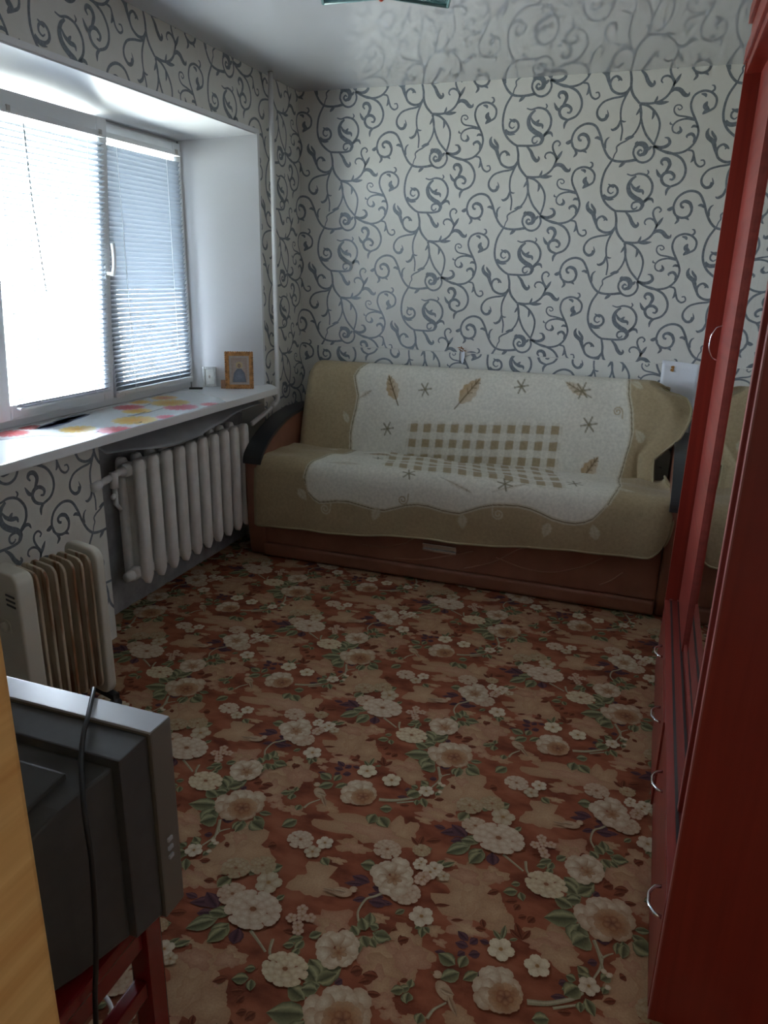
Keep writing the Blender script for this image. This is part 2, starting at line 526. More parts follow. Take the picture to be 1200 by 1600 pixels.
# traced pattern data: wallpaper scroll strokes (mm) and carpet repeat (m)
WP=[(9,10,9,[(-152,113),(-180,63),(-191,9),(-187,-39),(-165,-81),(-133,-110),(-109,-124)]),(9,9,5,[(-109,-124),(-66,-126),(-23,-126),(11,-119),(22,-103),(16,-88),(-5,-81),(-26,-87),(-31,-103),(-23,-115),(-9,-112),(-4,-103)]),(16,13,3,[(-177,-53),(-150,-67),(-122,-69)]),(9,10,4,[(-176,-46),(-154,-60),(-124,-57),(-108,-39),(-112,-16),(-132,-2),(-152,-11),(-155,-30),(-140,-41),(-127,-33)]),(6,9,3,[(-127,-13),(-144,-4),(-157,4)]),(5,10,9,[(-71,49),(-46,42),(-12,49),(27,38),(54,5),(58,-29),(48,-56),(28,-77),(18,-96)]),(4,7,3,[(25,43),(32,54),(25,66)]),(8,20,12,[(-25,39),(-47,20),(-57,-8),(-48,-39),(-21,-62),(8,-77),(21,-97),(12,-118)]),(4,15,4,[(-47,7),(-33,-15),(-10,-28),(13,-32),(18,-48)]),(3,12,3,[(-22,-24),(-12,-17),(-2,-6)]),(5,12,3,[(26,-87),(44,-70),(63,-71),(72,-88)]),(9,11,9,[(-109,-124),(-99,-164),(-96,-203),(-81,-238),(-48,-274)]),(9,10,6,[(-97,-196),(-117,-222),(-151,-227),(-184,-210),(-197,-182),(-190,-159),(-170,-149),(-152,-159),(-161,-170)]),(4,12,3,[(-170,-150),(-155,-159),(-142,-170)]),(7,18,4,[(-197,-192),(-207,-164),(-218,-137),(-244,-115),(-251,-94),(-245,-76)]),(4,12,3,[(-208,-149),(-210,-122),(-225,-101),(-232,-87)]),(7,16,4,[(-56,-130),(-35,-152),(-20,-180),(-2,-198),(10,-190),(7,-177)]),(9,9,6,[(-48,-274),(3,-277),(45,-269),(78,-246),(96,-214),(101,-187),(88,-165),(77,-137),(82,-116),(100,-108),(114,-121),(106,-133)]),(7,17,3,[(85,-235),(107,-220),(132,-225),(154,-246),(171,-249),(176,-236)]),(4,14,2,[(18,-276),(54,-277),(87,-273)]),(3,10,2,[(19,-273),(28,-261),(32,-245)]),(7,8,5,[(100,-192),(88,-172),(68,-161),(48,-165),(41,-180),(49,-191)]),(3,13,2,[(96,-206),(113,-180),(128,-155)]),(9,9,16,[(-110,-229),(-138,-240),(-179,-246),(-220,-260),(-244,-289),(-245,-318),(-225,-339),(-204,-336),(-195,-317)]),(14,8,2,[(-202,-335),(-193,-317),(-199,-296)]),(9,8,7,[(-103,-210),(-118,-241),(-131,-277),(-133,-316),(-126,-355),(-117,-391),(-119,-438)]),(5,12,3,[(-130,-341),(-139,-373),(-160,-387),(-173,-382)]),(3,7,2,[(-128,-345),(-115,-352),(-103,-351)]),(9,8,7,[(-46,-278),(-35,-319),(-37,-365),(-56,-406),(-88,-435),(-120,-451)]),(3,14,3,[(-101,-431),(-76,-424),(-57,-420)]),(3,10,2,[(-42,-290),(-49,-310),(-59,-326)]),(8,6,5,[(-120,-451),(-135,-465),(-133,-484),(-142,-501),(-149,-527)]),(9,9,9,[(-43,-278),(-32,-347),(-6,-407),(27,-446),(44,-462)]),(9,9,8,[(-48,-275),(-3,-289),(34,-322),(56,-364),(55,-410),(42,-458)]),(3,11,2,[(18,-306),(23,-327),(18,-348)]),(9,9,9,[(39,174),(46,143),(31,113),(0,100),(-31,111),(-51,141),(-50,167)]),(9,22,10,[(-50,167),(-33,185),(-7,182),(7,163),(1,141),(-17,136)]),(8,10,4,[(1,141),(-17,133),(-30,145),(-21,158),(-10,151)]),(3,8,2,[(-43,176),(-45,188),(-36,198)]),(3,12,3,[(12,153),(24,165),(32,174)]),(9,9,9,[(-34,112),(-75,107),(-117,108),(-152,115)]),(3,14,3,[(-83,105),(-100,94),(-114,81)]),(4,16,3,[(141,-119),(156,-117),(173,-104)]),(9,10,9,[(177,-138),(170,-104),(182,-67),(210,-43),(246,-34),(283,-47),(309,-88),(327,-135),(352,-180),(383,-206),(426,-213),(461,-211),(487,-206)]),(8,11,9,[(173,-118),(185,-145),(217,-158),(247,-148),(257,-118),(247,-92),(224,-80),(204,-91),(208,-107),(220,-110)]),(9,14,3,[(257,-119),(245,-91),(220,-82),(201,-95)]),(3,12,3,[(186,-147),(199,-168),(186,-187)]),(3,9,2,[(224,-158),(241,-161),(250,-169)]),(3,12,2,[(283,-102),(299,-100),(314,-113)]),(8,9,3,[(340,-151),(337,-127),(343,-109),(355,-99)]),(9,10,9,[(39,174),(81,152),(133,137),(176,114),(201,75),(202,36),(181,3),(141,-14)]),(9,13,6,[(141,-14),(109,0),(96,26),(107,48),(133,53),(154,37),(149,20),(134,21)]),(5,12,3,[(149,-8),(129,-28),(126,-54)]),(8,15,5,[(106,42),(119,66),(127,89),(116,110),(95,113),(86,99),(96,85)]),(8,13,2,[(97,31),(80,43),(66,69)]),(8,14,3,[(39,176),(73,166),(100,171),(114,186),(105,206),(87,210)]),(9,9,9,[(65,160),(111,140),(159,138),(198,151),(227,182),(239,223),(232,255),(218,284),(195,326),(189,358),(202,391),(237,406),(274,398),(300,371),(297,335),(271,318),(246,308)]),(3,12,3,[(229,394),(248,389),(252,378)]),(8,20,4,[(273,324),(254,339),(261,360)]),(3,18,3,[(246,305),(264,321),(278,317)]),(8,8,3,[(274,399),(286,411),(282,425),(271,428)]),(7,6,4,[(213,288),(175,298),(134,306),(116,326),(120,347),(140,350),(151,337),(139,329),(131,338)]),(8,7,5,[(216,282),(176,289),(137,280),(118,259),(123,236),(144,227),(160,240)]),(10,13,2,[(144,227),(158,237),(150,258)]),(3,7,2,[(117,266),(106,270),(106,279)]),(6,12,3,[(222,183),(225,206),(209,222),(189,214),(192,204)]),(3,11,2,[(236,249),(216,256),(203,249)]),(7,8,5,[(201,151),(225,145),(235,119),(247,89),(268,75),(286,85),(281,103),(266,103)]),(3,11,2,[(230,133),(231,110),(222,94)])]
CT=[('tan',0.068,0.096,0.068,0.5217391304347826),('tan',-0.119,-0.107,0.116,0.38095238095238093),('tan',-0.142,-0.136,0.082,0.3333333333333333),('tan',0.07,-0.124,0.069,1.0),('tan',0.07,-0.188,0.077,1.0),('tan',0.046,-0.253,0.099,0.5),('tan',-0.104,-0.158,0.029,0.5454545454545454),('tan',-0.078,-0.132,0.035,0.38461538461538464),('tan',-0.319,-0.079,0.187,0.46153846153846156),('tan',0.108,0.201,0.08,0.7333333333333333),('tan',-0.329,-0.156,0.089,0.375),('tan',0.099,0.153,0.065,0.8),('tan',0.16,0.254,0.03,0.45454545454545453),('tan',0.137,0.283,0.041,0.5333333333333333),('tan',0.16,0.038,0.072,0.3333333333333333),('tan',0.25,0.085,0.068,0.42857142857142855),('tan',0.101,-0.156,0.169,0.5416666666666666),('tan',0.06,-0.12,0.072,0.6),('tan',0.032,-0.296,0.111,0.30303030303030304),('tan',-0.041,-0.405,0.078,1.0),('tan',-0.349,-0.015,0.125,0.6666666666666666),('tan',-0.285,0.043,0.058,0.47368421052631576),('tan',-0.366,0.02,0.073,0.4166666666666667),('tan',-0.416,0.044,0.037,0.3333333333333333),('tan',0.007,-0.331,0.047,0.35714285714285715),('tan',-0.094,-0.156,0.094,0.38461538461538464),('tan',0.387,0.038,0.279,0.2236842105263158),('tan',0.336,-0.184,0.112,0.6666666666666666),('tan',-0.105,0.218,0.096,0.5),('tan',0.048,0.179,0.129,0.5238095238095238),('tan',0.378,-0.036,0.093,0.34615384615384615),('tan',-0.001,0.271,0.039,0.4166666666666667),('tan',0.067,0.243,0.057,0.6666666666666666),('tan',0.361,-0.099,0.049,0.2857142857142857),('tan',-0.342,-0.063,0.083,1.0),('tan',-0.271,-0.082,0.083,0.5882352941176471),('tan',-0.367,0.007,0.078,0.4),('tan',-0.297,0.031,0.057,0.45454545454545453),('tan',-0.408,0.041,0.029,0.45454545454545453),('tan',-0.301,0.057,0.029,0.45454545454545453),('tan',0.027,0.17,0.112,0.47619047619047616),('tan',0.104,0.19,0.08,0.6666666666666666),('tan',0.05,0.137,0.094,0.4444444444444444),('tan',0.061,0.093,0.066,0.8461538461538461),('tan',0.083,0.061,0.05,0.45),('tan',0.107,0.039,0.046,0.47368421052631576),('tan',-0.006,0.26,0.036,0.38461538461538464),('tan',-0.103,0.195,0.077,0.42857142857142855),('rleaf',-0.188,-0.14,-0.212,-0.093,0.019),('rleaf',-0.188,-0.14,-0.173,-0.103,0.016),('rleaf',-0.191,-0.138,-0.222,-0.118,0.016),('rleaf',-0.282,-0.138,-0.293,-0.113,0.017),('rleaf',-0.276,-0.142,-0.303,-0.146,0.017),('rleaf',-0.378,-0.101,-0.419,-0.115,0.012),('rleaf',-0.335,-0.133,-0.366,-0.145,0.011),('rleaf',-0.298,-0.031,-0.27,-0.009,0.02),('rleaf',-0.249,-0.039,-0.218,-0.024,0.017),('rleaf',-0.221,-0.057,-0.212,-0.034,0.02),('rleaf',-0.209,-0.078,-0.189,-0.065,0.017),('rleaf',-0.183,-0.084,-0.17,-0.06,0.022),('rleaf',0.013,0.084,0.043,0.104,0.02),('rleaf',0.075,0.211,0.062,0.24,0.016),('rleaf',0.036,0.241,0.046,0.255,0.011),('rleaf',0.1,0.12,0.117,0.132,0.013),('rleaf',-0.082,0.168,-0.067,0.188,0.022),('rleaf',0.084,-0.245,0.11,-0.235,0.027),('rleaf',0.058,-0.291,0.086,-0.28,0.02),('rleaf',0.158,-0.122,0.18,-0.108,0.032),('rleaf',0.035,-0.413,0.076,-0.393,0.022),('rleaf',-0.009,-0.411,0.023,-0.437,0.016),('rleaf',0.023,-0.437,0.023,-0.394,0.016),('rleaf',0.062,0.219,0.085,0.237,0.022),('rleaf',-0.084,0.194,-0.063,0.202,0.022),('rleaf',0.014,0.108,0.051,0.114,0.027),('rleaf',-0.014,0.102,0.011,0.119,0.03),('rleaf',-0.169,0.161,-0.211,0.149,0.016),('rleaf',0.033,0.064,0.072,0.074,0.018),('rleaf',-0.084,-0.297,-0.054,-0.288,0.015),('rleaf',0.009,-0.236,0.037,-0.223,0.018),('rleaf',0.042,-0.162,0.054,-0.152,0.023),('pleaf',-0.018,-0.075,0.016,-0.066,0.025),('pleaf',-0.103,-0.265,-0.069,-0.256,0.018),('pleaf',-0.09,-0.227,-0.071,-0.216,0.021),('pleaf',-0.033,-0.147,-0.01,-0.138,0.021),('pleaf',0.191,0.301,0.222,0.281,0.022),('pleaf',0.193,0.266,0.226,0.266,0.024),('pleaf',-0.305,-0.196,-0.29,-0.174,0.022),('pleaf',0.231,0.244,0.257,0.257,0.024),('pleaf',0.207,0.232,0.222,0.249,0.019),('pleaf',0.26,0.192,0.284,0.22,0.018),('pleaf',0.153,0.224,0.179,0.231,0.013),('pleaf',-0.285,-0.177,-0.26,-0.177,0.016),('pleaf',0.065,-0.366,0.136,-0.331,0.036),('pleaf',0.087,-0.321,0.143,-0.357,0.04),('pleaf',0.039,-0.344,0.076,-0.345,0.02),('pleaf',-0.316,0.118,-0.303,0.072,0.038),('pleaf',0.101,-0.388,0.136,-0.37,0.029),('pleaf',-0.118,0.37,-0.065,0.365,0.031),('pleaf',-0.128,0.34,-0.077,0.355,0.02),('pleaf',-0.038,0.31,0.015,0.32,0.02),('pleaf',-0.087,0.295,-0.054,0.313,0.02),('pleaf',-0.054,0.353,-0.022,0.36,0.03),('pleaf',-0.036,0.062,-0.024,0.079,0.023),('pleaf',-0.048,0.307,0.001,0.314,0.032),('pleaf',-0.056,0.327,-0.014,0.332,0.026),('twig',9,(-0.023,-0.077),(-0.01,-0.106),(-0.001,-0.122),(-0.003,-0.151),(-0.015,-0.185)),('twig',6,(-0.001,-0.122),(0.011,-0.109),(0.023,-0.1)),('twig',13,(-0.15,-0.297),(-0.108,-0.285),(-0.073,-0.265),(-0.053,-0.251),(-0.035,-0.23)),('twig',8,(0.184,0.057),(0.192,0.082),(0.213,0.107)),('twig',8,(-0.018,0.349),(-0.036,0.328),(-0.055,0.31),(-0.06,0.268),(-0.048,0.239)),('twig',8,(-0.285,0.121),(-0.25,0.099),(-0.222,0.08)),('twig',8,(-0.222,0.118),(-0.214,0.087),(-0.202,0.07)),('twig',7,(-0.094,-0.292),(-0.057,-0.272),(-0.023,-0.254)),('twig',8,(-0.013,-0.1),(0.004,-0.153)),('leaf',-0.148,-0.054,-0.062,-0.025,0.043),('leaf',-0.068,-0.106,-0.061,-0.039,0.044),('leaf',-0.132,0.02,-0.082,0.004,0.032),('leaf',-0.103,0.035,-0.064,0.046,0.032),('leaf',0.109,-0.054,0.062,-0.028,0.022),('leaf',0.108,-0.003,0.069,-0.011,0.017),('leaf',0.031,-0.1,0.032,-0.063,0.016),('leaf',0.054,-0.095,0.042,-0.056,0.019),('leaf',-0.054,-0.164,-0.027,-0.182,0.021),('leaf',-0.077,-0.2,-0.053,-0.204,0.018),('leaf',-0.081,-0.24,-0.049,-0.218,0.023),('leaf',-0.005,-0.28,-0.029,-0.242,0.02),('leaf',-0.035,-0.281,-0.04,-0.255,0.015),('leaf',0.008,-0.217,0.014,-0.197,0.015),('leaf',-0.134,-0.335,-0.098,-0.321,0.027),('leaf',0.163,0.222,0.209,0.207,0.029),('leaf',0.22,0.202,0.227,0.24,0.021),('leaf',0.186,0.158,0.223,0.191,0.028),('leaf',0.235,0.174,0.263,0.206,0.021),('leaf',-0.234,-0.111,-0.234,-0.157,0.011),('leaf',-0.26,-0.136,-0.236,-0.158,0.011),('leaf',-0.218,-0.152,-0.198,-0.141,0.008),('leaf',0.113,0.249,0.106,0.281,0.016),('leaf',0.09,0.268,0.102,0.284,0.014),('leaf',0.127,0.269,0.109,0.282,0.014),('leaf',0.104,0.097,0.127,0.115,0.015),('leaf',0.133,0.074,0.118,0.094,0.015),('leaf',0.168,0.038,0.169,0.065,0.019),('leaf',-0.435,0.077,-0.378,0.124,0.035),('leaf',-0.407,0.138,-0.355,0.149,0.029),('leaf',-0.364,0.064,-0.345,0.12,0.037),('leaf',-0.404,0.044,-0.434,0.015,0.015),('leaf',-0.432,0.042,-0.448,0.01,0.015),('leaf',-0.074,-0.252,-0.045,-0.218,0.035),('leaf',-0.051,-0.186,-0.018,-0.196,0.025),('leaf',-0.0,-0.184,0.02,-0.164,0.021),('leaf',0.152,-0.208,0.182,-0.217,0.031),('leaf',0.192,-0.165,0.187,-0.21,0.021),('leaf',0.231,-0.171,0.199,-0.2,0.028),('leaf',0.172,-0.173,0.181,-0.212,0.021),('leaf',-0.071,-0.11,-0.036,-0.072,0.048),('leaf',0.114,-0.069,0.065,-0.051,0.04),('leaf',0.045,-0.107,0.046,-0.065,0.022),('leaf',0.159,-0.039,0.188,0.003,0.029),('leaf',0.121,-0.251,0.105,-0.299,0.03),('leaf',-0.186,0.128,-0.155,0.149,0.019),('leaf',-0.159,0.108,-0.151,0.141,0.018),('leaf',-0.119,0.176,-0.143,0.153,0.019),('leaf',0.425,-0.091,0.467,-0.08,0.031),('leaf',-0.029,0.275,-0.017,0.233,0.023),('leaf',0.047,0.218,-0.004,0.22,0.025),('leaf',-0.001,0.177,-0.024,0.203,0.025),('leaf',-0.059,0.222,-0.033,0.2,0.022),('leaf',-0.017,0.238,0.007,0.238,0.019),('leaf',0.024,0.196,0.002,0.214,0.019),('leaf',-0.116,0.099,-0.072,0.071,0.036),('leaf',-0.037,0.105,-0.072,0.071,0.039),('leaf',0.024,-0.461,0.06,-0.435,0.021),('leaf',0.345,-0.127,0.318,-0.105,0.021),('leaf',-0.084,-0.403,-0.123,-0.368,0.033),('leaf',0.391,0.064,0.394,0.109,0.03),('leaf',-0.436,0.068,-0.381,0.117,0.03),('leaf',-0.366,0.053,-0.343,0.107,0.032),('leaf',-0.41,0.131,-0.367,0.14,0.025),('leaf',-0.26,-0.011,-0.224,0.006,0.023),('leaf',-0.245,0.022,-0.222,0.034,0.015),('leaf',-0.205,-0.022,-0.218,0.005,0.017),('leaf',-0.192,0.11,-0.166,0.123,0.016),('leaf',-0.158,0.09,-0.152,0.118,0.016),('leaf',-0.256,0.247,-0.269,0.223,0.014),('leaf',-0.123,0.084,-0.075,0.05,0.034),('leaf',-0.041,0.087,-0.075,0.05,0.031),('leaf',-0.101,0.023,-0.065,0.034,0.03),('leaf',-0.045,0.252,-0.021,0.219,0.025),('leaf',0.042,0.222,0.002,0.214,0.03),('leaf',-0.013,0.155,-0.036,0.176,0.027),('leaf',0.019,0.183,-0.002,0.202,0.016),('leaf',-0.059,0.184,-0.051,0.2,0.019),('leaf',0.03,0.292,0.049,0.314,0.014),('leaf',0.089,0.089,0.116,0.105,0.02),('leaf',0.13,0.076,0.128,0.101,0.02),('leaf',0.125,0.135,0.127,0.112,0.015),('bud',0.006,-0.159,0.016),('bud',0.018,-0.165,0.016),('bud',0.017,-0.199,0.015),('five',-0.024,-0.211,0.051,0),('rose',-0.002,0.002,0.148,0),('rose',0.32,0.176,0.124,1),('five',-0.231,-0.186,0.067,1),('five',-0.142,-0.201,0.063,1),('five',0.095,0.309,0.065,0),('bird',0.202,0.132,0.091,0),('bird',-0.121,0.307,0.09,1),('pale',0.118,-0.226,0.082),('pale',0.18,-0.191,0.076),('five',0.223,-0.238,0.074,2),('peonyb',0.154,-0.305,0.082),('peony',-0.309,0.176,0.152),('rosette',0.233,-0.067,0.079),('five',0.303,-0.054,0.05,0),('five',0.285,-0.098,0.049,2),('five',-0.492,-0.003,0.037,0),('five',-0.457,-0.015,0.052,0),('five',0.06,0.421,0.042,3),('five',-0.419,-0.017,0.036,2),('pale',0.035,-0.455,0.053),('peonyb',0.476,-0.013,0.082),('peonyb',0.032,0.364,0.087),('white',-0.015,0.404,0.13),('five',-0.49,0.009,0.035,0),('five',-0.449,0.001,0.052,0),('five',-0.468,-0.038,0.041,3),('five',-0.193,0.221,0.031,3),('five',-0.207,0.187,0.03,3),('five',-0.163,0.205,0.03,3),('five',-0.183,0.174,0.03,3),('five',-0.175,0.159,0.03,3),('five',-0.184,0.201,0.03,3),('hyd',-0.157,0.055,0.114),('open',-0.064,0.145,0.123)]

# ------------------------------------------------------------------ the room
RX, RY, RH = 2.86, -4.75, 2.5
Y_R, Y_L = -0.50, -2.385            # reveal edges on the wall face
WY_R, WY_L = -0.765, -2.12         # window opening
WX = -0.30                         # window plane
Z_S, Z_T, Z_TW = 0.92, 2.212, 2.150
N_Y0, N_Y1, N_X = -1.885, -0.50, -0.15   # radiator niche

def struct(o):
    o['kind'] = 'structure'
    return o

struct(box('floor', (-0.6, RY-1.6, -0.12), (RX+0.2, 0.2, -0.012), M_SUBFLOOR))
struct(box('ceiling', (-0.6, RY-1.6, RH), (RX+0.2, 0.2, RH+0.12), M_CEIL))
wall_back = struct(box('wall_back', (-0.6, 0.0, -0.012), (RX+0.2, 0.2, RH), M_PAPER))
struct(box('wall_right', (RX, RY-1.6, -0.012), (RX+0.2, 0.0, RH), M_PAPER))
DX0, DX1, DZ = 1.655, 2.50, 2.06          # doorway to the hallway
_b = bmesh.new()
add_box(_b, (-0.6, RY-0.12, -0.012), (DX0, RY, RH))
add_box(_b, (DX1, RY-0.12, -0.012), (RX, RY, RH))
add_box(_b, (DX0, RY-0.12, DZ), (DX1, RY, RH))
struct(bm_obj('wall_front', _b, M_PAPER))
_b = bmesh.new()
add_box(_b, (1.15, RY-1.42, -0.012), (1.25, RY-0.12, RH))
add_box(_b, (2.76, RY-1.42, -0.012), (2.86, RY-0.12, RH))
add_box(_b, (1.15, RY-1.52, -0.012), (2.86, RY-1.42, RH))
struct(bm_obj('wall_hallway', _b, M_PAPER))

bm = bmesh.new()
XO = -0.52
add_box(bm, (XO, Y_R, -0.012), (0, 0, RH))                       # pier by the corner
add_box(bm, (XO, RY, -0.012), (0, Y_L, RH))                      # wall past the window
add_box(bm, (XO, Y_L, Z_T+0.012), (0, Y_R, RH))                  # lintel
add_box(bm, (XO, Y_L, -0.012), (0, N_Y0, Z_S-0.036))             # under the sill
wall_left = struct(bm_obj('wall_left', bm, M_PAPER))
bm = bmesh.new()
add_box(bm, (XO, N_Y0, -0.012), (N_X, N_Y1, Z_S-0.036))
add_box(bm, (XO, WY_R, Z_S-0.036), (WX-0.005, Y_R, Z_T+0.012))
add_box(bm, (XO, Y_L, Z_S-0.036), (WX-0.005, WY_L, Z_T+0.012))
add_box(bm, (XO, WY_L, Z_TW), (WX-0.005, WY_R, Z_T+0.012))
add_box(bm, (XO, WY_L, Z_S-0.036), (WX-0.06, WY_R, Z_S-0.01))
bm_obj('niche_and_window_masonry', bm, M_PLASTER, wall_left)
# unpapered sides of the niche, a thin skim of plaster
box('niche_side', (N_X, N_Y0, -0.012), (-0.002, N_Y0+0.004, Z_S-0.037), M_PLASTER, wall_left)

CZ = -0.0058        # top of the carpet ground; the flower pile rises to the floor level
# carpet -------------------------------------------------------------------------------
carpet = bm_obj('carpet', (lambda b: (add_box(b, (0.0, RY, -0.012), (RX, 0, CZ)), add_box(b, (N_X, N_Y0+0.004, -0.012), (0.0, N_Y1, CZ)), b)[-1])(bmesh.new()), M_CARPET)
tag(carpet, 'rust red wall-to-wall carpet with cream roses and green leaves', 'carpet')

# wallpaper scrolls ---------------------------------------------------------------------
WX0, WZ0 = 0.3055 + 0.53, 2.31 - 0.32
def scroll_mesh(name, u0, u1, v0, v1, dv, to3d):
    P = Print()
    i0 = int(math.floor((u0-WX0)/0.53)) - 2
    i1 = int(math.ceil((u1-WX0)/0.53)) + 2
    for i in range(i0, i1+1):
        for j in range(-3, 9):
            ox = WX0 + 0.53*i
            oz = WZ0 + dv + (0.32 if i % 2 else 0.0) - 0.64*(j-1)
            if oz > v1+0.8 or oz < v0-0.8 or ox < u0-0.8 or ox > u1+0.8:
                continue
            for k, (w0, w1, w2, S) in enumerate(SPL):
                n = len(S)
                t = np.linspace(0, 1, n)
                ws = (w0*(1-t)*(1-2*t) + w1*4*t*(1-t) + w2*t*(2*t-1))/870.0
                P.ribbon(S + np.array([ox, oz]), ws, (k % 5)*0.00004, (0, 0, 0))
    me = bpy.data.meshes.new(name)
    me.from_pydata(P.v, [], P.f)
    b = bmesh.new(); b.from_mesh(me)
    for co, no in (((u0, 0, 0), (-1, 0, 0)), ((u1, 0, 0), (1, 0, 0)), ((0, v0, 0), (0, -1, 0)), ((0, v1, 0), (0, 1, 0))):
        g = b.verts[:]+b.edges[:]+b.faces[:]
        bmesh.ops.bisect_plane(b, geom=g, plane_co=co, plane_no=no, clear_outer=True)
    for v in b.verts:
        v.co = Vector(to3d(v.co.x, v.co.y, v.co.z))
    b.to_mesh(me); b.free()
    return me

SPL = [(a, b, c, spline(np.array(p)/1000.0, 5)) for a, b, c, p in WP]
def scrolls(u0, u1, v0, v1, to3d, parent, dv=0.0):
    o = me_obj('wallpaper_scrolls', scroll_mesh('wallpaper_scrolls', u0, u1, v0, v1, dv, to3d), M_SCROLL, parent)
    o['kind'] = 'stuff'
    return o
BOARD_Z, BOARD_T = 1.113, 0.012
on_back = lambda u, v, w: (u, -0.0006-w, v)
on_board = lambda u, v, w: (u, -BOARD_T-0.0006-w, v)
on_left = lambda u, v, w: (0.0006+w, u, v)
scrolls(0.0, RX, BOARD_Z, RH, on_back, wall_back)
scrolls(0.0, 0.105, 0.3, BOARD_Z, on_back, wall_back)
wb = box('wallpapered_board', (0.105, -BOARD_T, 0.0), (RX, 0, BOARD_Z), M_PAPER, wall_back, bevel=0.003)
scrolls(0.109, RX, 0.55, BOARD_Z-0.004, on_board, wall_back, dv=0.055)
scrolls(-Y_R*-1, 0.0, 0.2, RH, on_left, wall_left)
scrolls(-3.6, Y_R, Z_T+0.012, RH, on_left, wall_left)
scrolls(-3.6, N_Y0, 0.0, Z_S-0.036, on_left, wall_left)

# reveal panels ---------------------------------------------------------------------------
def quad_slab(name, pts, thick, m, parent=None):
    bm = bmesh.new()
    a = [Vector(p) for p in pts]
    nrm = (a[1]-a[0]).cross(a[2]-a[0]).normalized()*thick
    A = [bm.verts.new(p) for p in a]; B = [bm.verts.new(p+nrm) for p in a]
    bm.faces.new(A); bm.faces.new(B[::-1])
    for i in range(4):
        bm.faces.new((A[i], B[i], B[(i+1) % 4], A[(i+1) % 4]))
    return bm_obj(name, bm, m, parent)
struct(quad_slab('trim_1', [(0, Y_R, Z_S), (0, Y_R, Z_T), (WX, WY_R, Z_TW), (WX, WY_R, Z_S)], 0.010, M_REVEAL))
struct(quad_slab('trim_2', [(0, Y_R, Z_T), (0, Y_L, Z_T), (WX, WY_L, Z_TW), (WX, WY_R, Z_TW)], 0.010, M_REVEAL))
struct(quad_slab('trim_3', [(0, Y_L, Z_T), (0, Y_L, Z_S), (WX, WY_L, Z_S), (WX, WY_L, Z_TW)], 0.010, M_REVEAL))
bm = bmesh.new()
add_box(bm, (0.0, Y_R-0.003, Z_S), (0.004, Y_R+0.018, Z_T+0.018))
add_box(bm, (0.0, Y_L, Z_T-0.003), (0.004, Y_R-0.003, Z_T+0.018))
struct(bm_obj('trim_4', bm, M_PVC))

# window sill
sill_out = [(WX-0.02, WY_R-0.0), (-0.0, Y_R-0.005), (0.0, -0.462), (0.03, -0.462), (0.122, -0.565), (0.122, -3.04), (0.0, -3.04), (0.0, Y_L), (WX-0.02, WY_L)]
sill = prism('trim_5', sill_out, 2, Z_S-0.036, Z_S, M_PVC, None, bevel=0.006)
struct(sill)
sill['label'] = 'white window sill board'

# window -------------------------------------------------------------------------------------
def frame_bm(bm, y0, y1, z0, z1, w, x0, x1, bev=0.006):
    add_box(bm, (x0, y0, z0), (x1, y0+w, z1), bev)
    add_box(bm, (x0, y1-w, z0), (x1, y1, z1), bev)
    add_box(bm, (x0, y0+w, z1-w), (x1, y1-w, z1), bev)
    add_box(bm, (x0, y0+w, z0), (x1, y1-w, z0+w), bev)
win = bpy.data.objects.new('window_1', None)
win.location = (WX, -1.73, Z_S)
link(win)
struct(win)
def wl(p):  # world to window-local
    return (p[0]-WX, p[1]+1.73, p[2]-Z_S)
bm = bmesh.new()
frame_bm(bm, *(lambda a, b: (a+1.73, b+1.73))(WY_L, WY_R), 0.0, Z_TW-Z_S, 0.045, -0.07, -0.005)
for ym in (-1.425,):
    add_box(bm, (-0.07, ym-0.022+1.73, 0.045), (-0.005, ym+0.022+1.73, Z_TW-Z_S-0.045), 0.004)
bm_obj('window_frame', bm, M_FRAME, win)
def make_sash(y0, y1, tilt, handle):
    piv = (0.005, 0, 0.035)
    z0, z1 = 0.0, Z_TW-Z_S-0.060
    bm = bmesh.new()
    frame_bm(bm, y0+1.73, y1+1.73, z0, z1, 0.062, -0.045, 0.022, 0.008)
    s = bm_obj('sash', bm, M_FRAME, win)
    s.location = piv
    s.rotation_euler = (0, math.radians(tilt), 0)
    box('pane', (-0.016, y0+1.73+0.055, z0+0.055), (-0.010, y1+1.73-0.055, z1-0.055), M_GLASS, s)
    if handle:
        bm = bmesh.new()
        hy, hz = y1+1.73-0.030, 0.56
        add_box(bm, (0.022, hy-0.013, hz-0.030), (0.030, hy+0.013, hz+0.030), 0.003)
        add_tube(bm, [(0.028, hy, hz), (0.062, hy, hz)], 0.009, 10)
        add_tube(bm, spline([(0.058, hy, hz-0.008), (0.066, hy, hz+0.03), (0.066, hy, hz+0.08), (0.060, hy, hz+0.125)], 4), 0.0085, 10)
        h = bm_obj('handle', bm, M_PVC, s, True)
        h['label'] = 'white lever handle turned up'
    return s
sash_r = make_sash(-1.415, WY_R-0.022, 0.0, False)
sash_l = make_sash(WY_L+0.022, -1.435, 4.4, True)

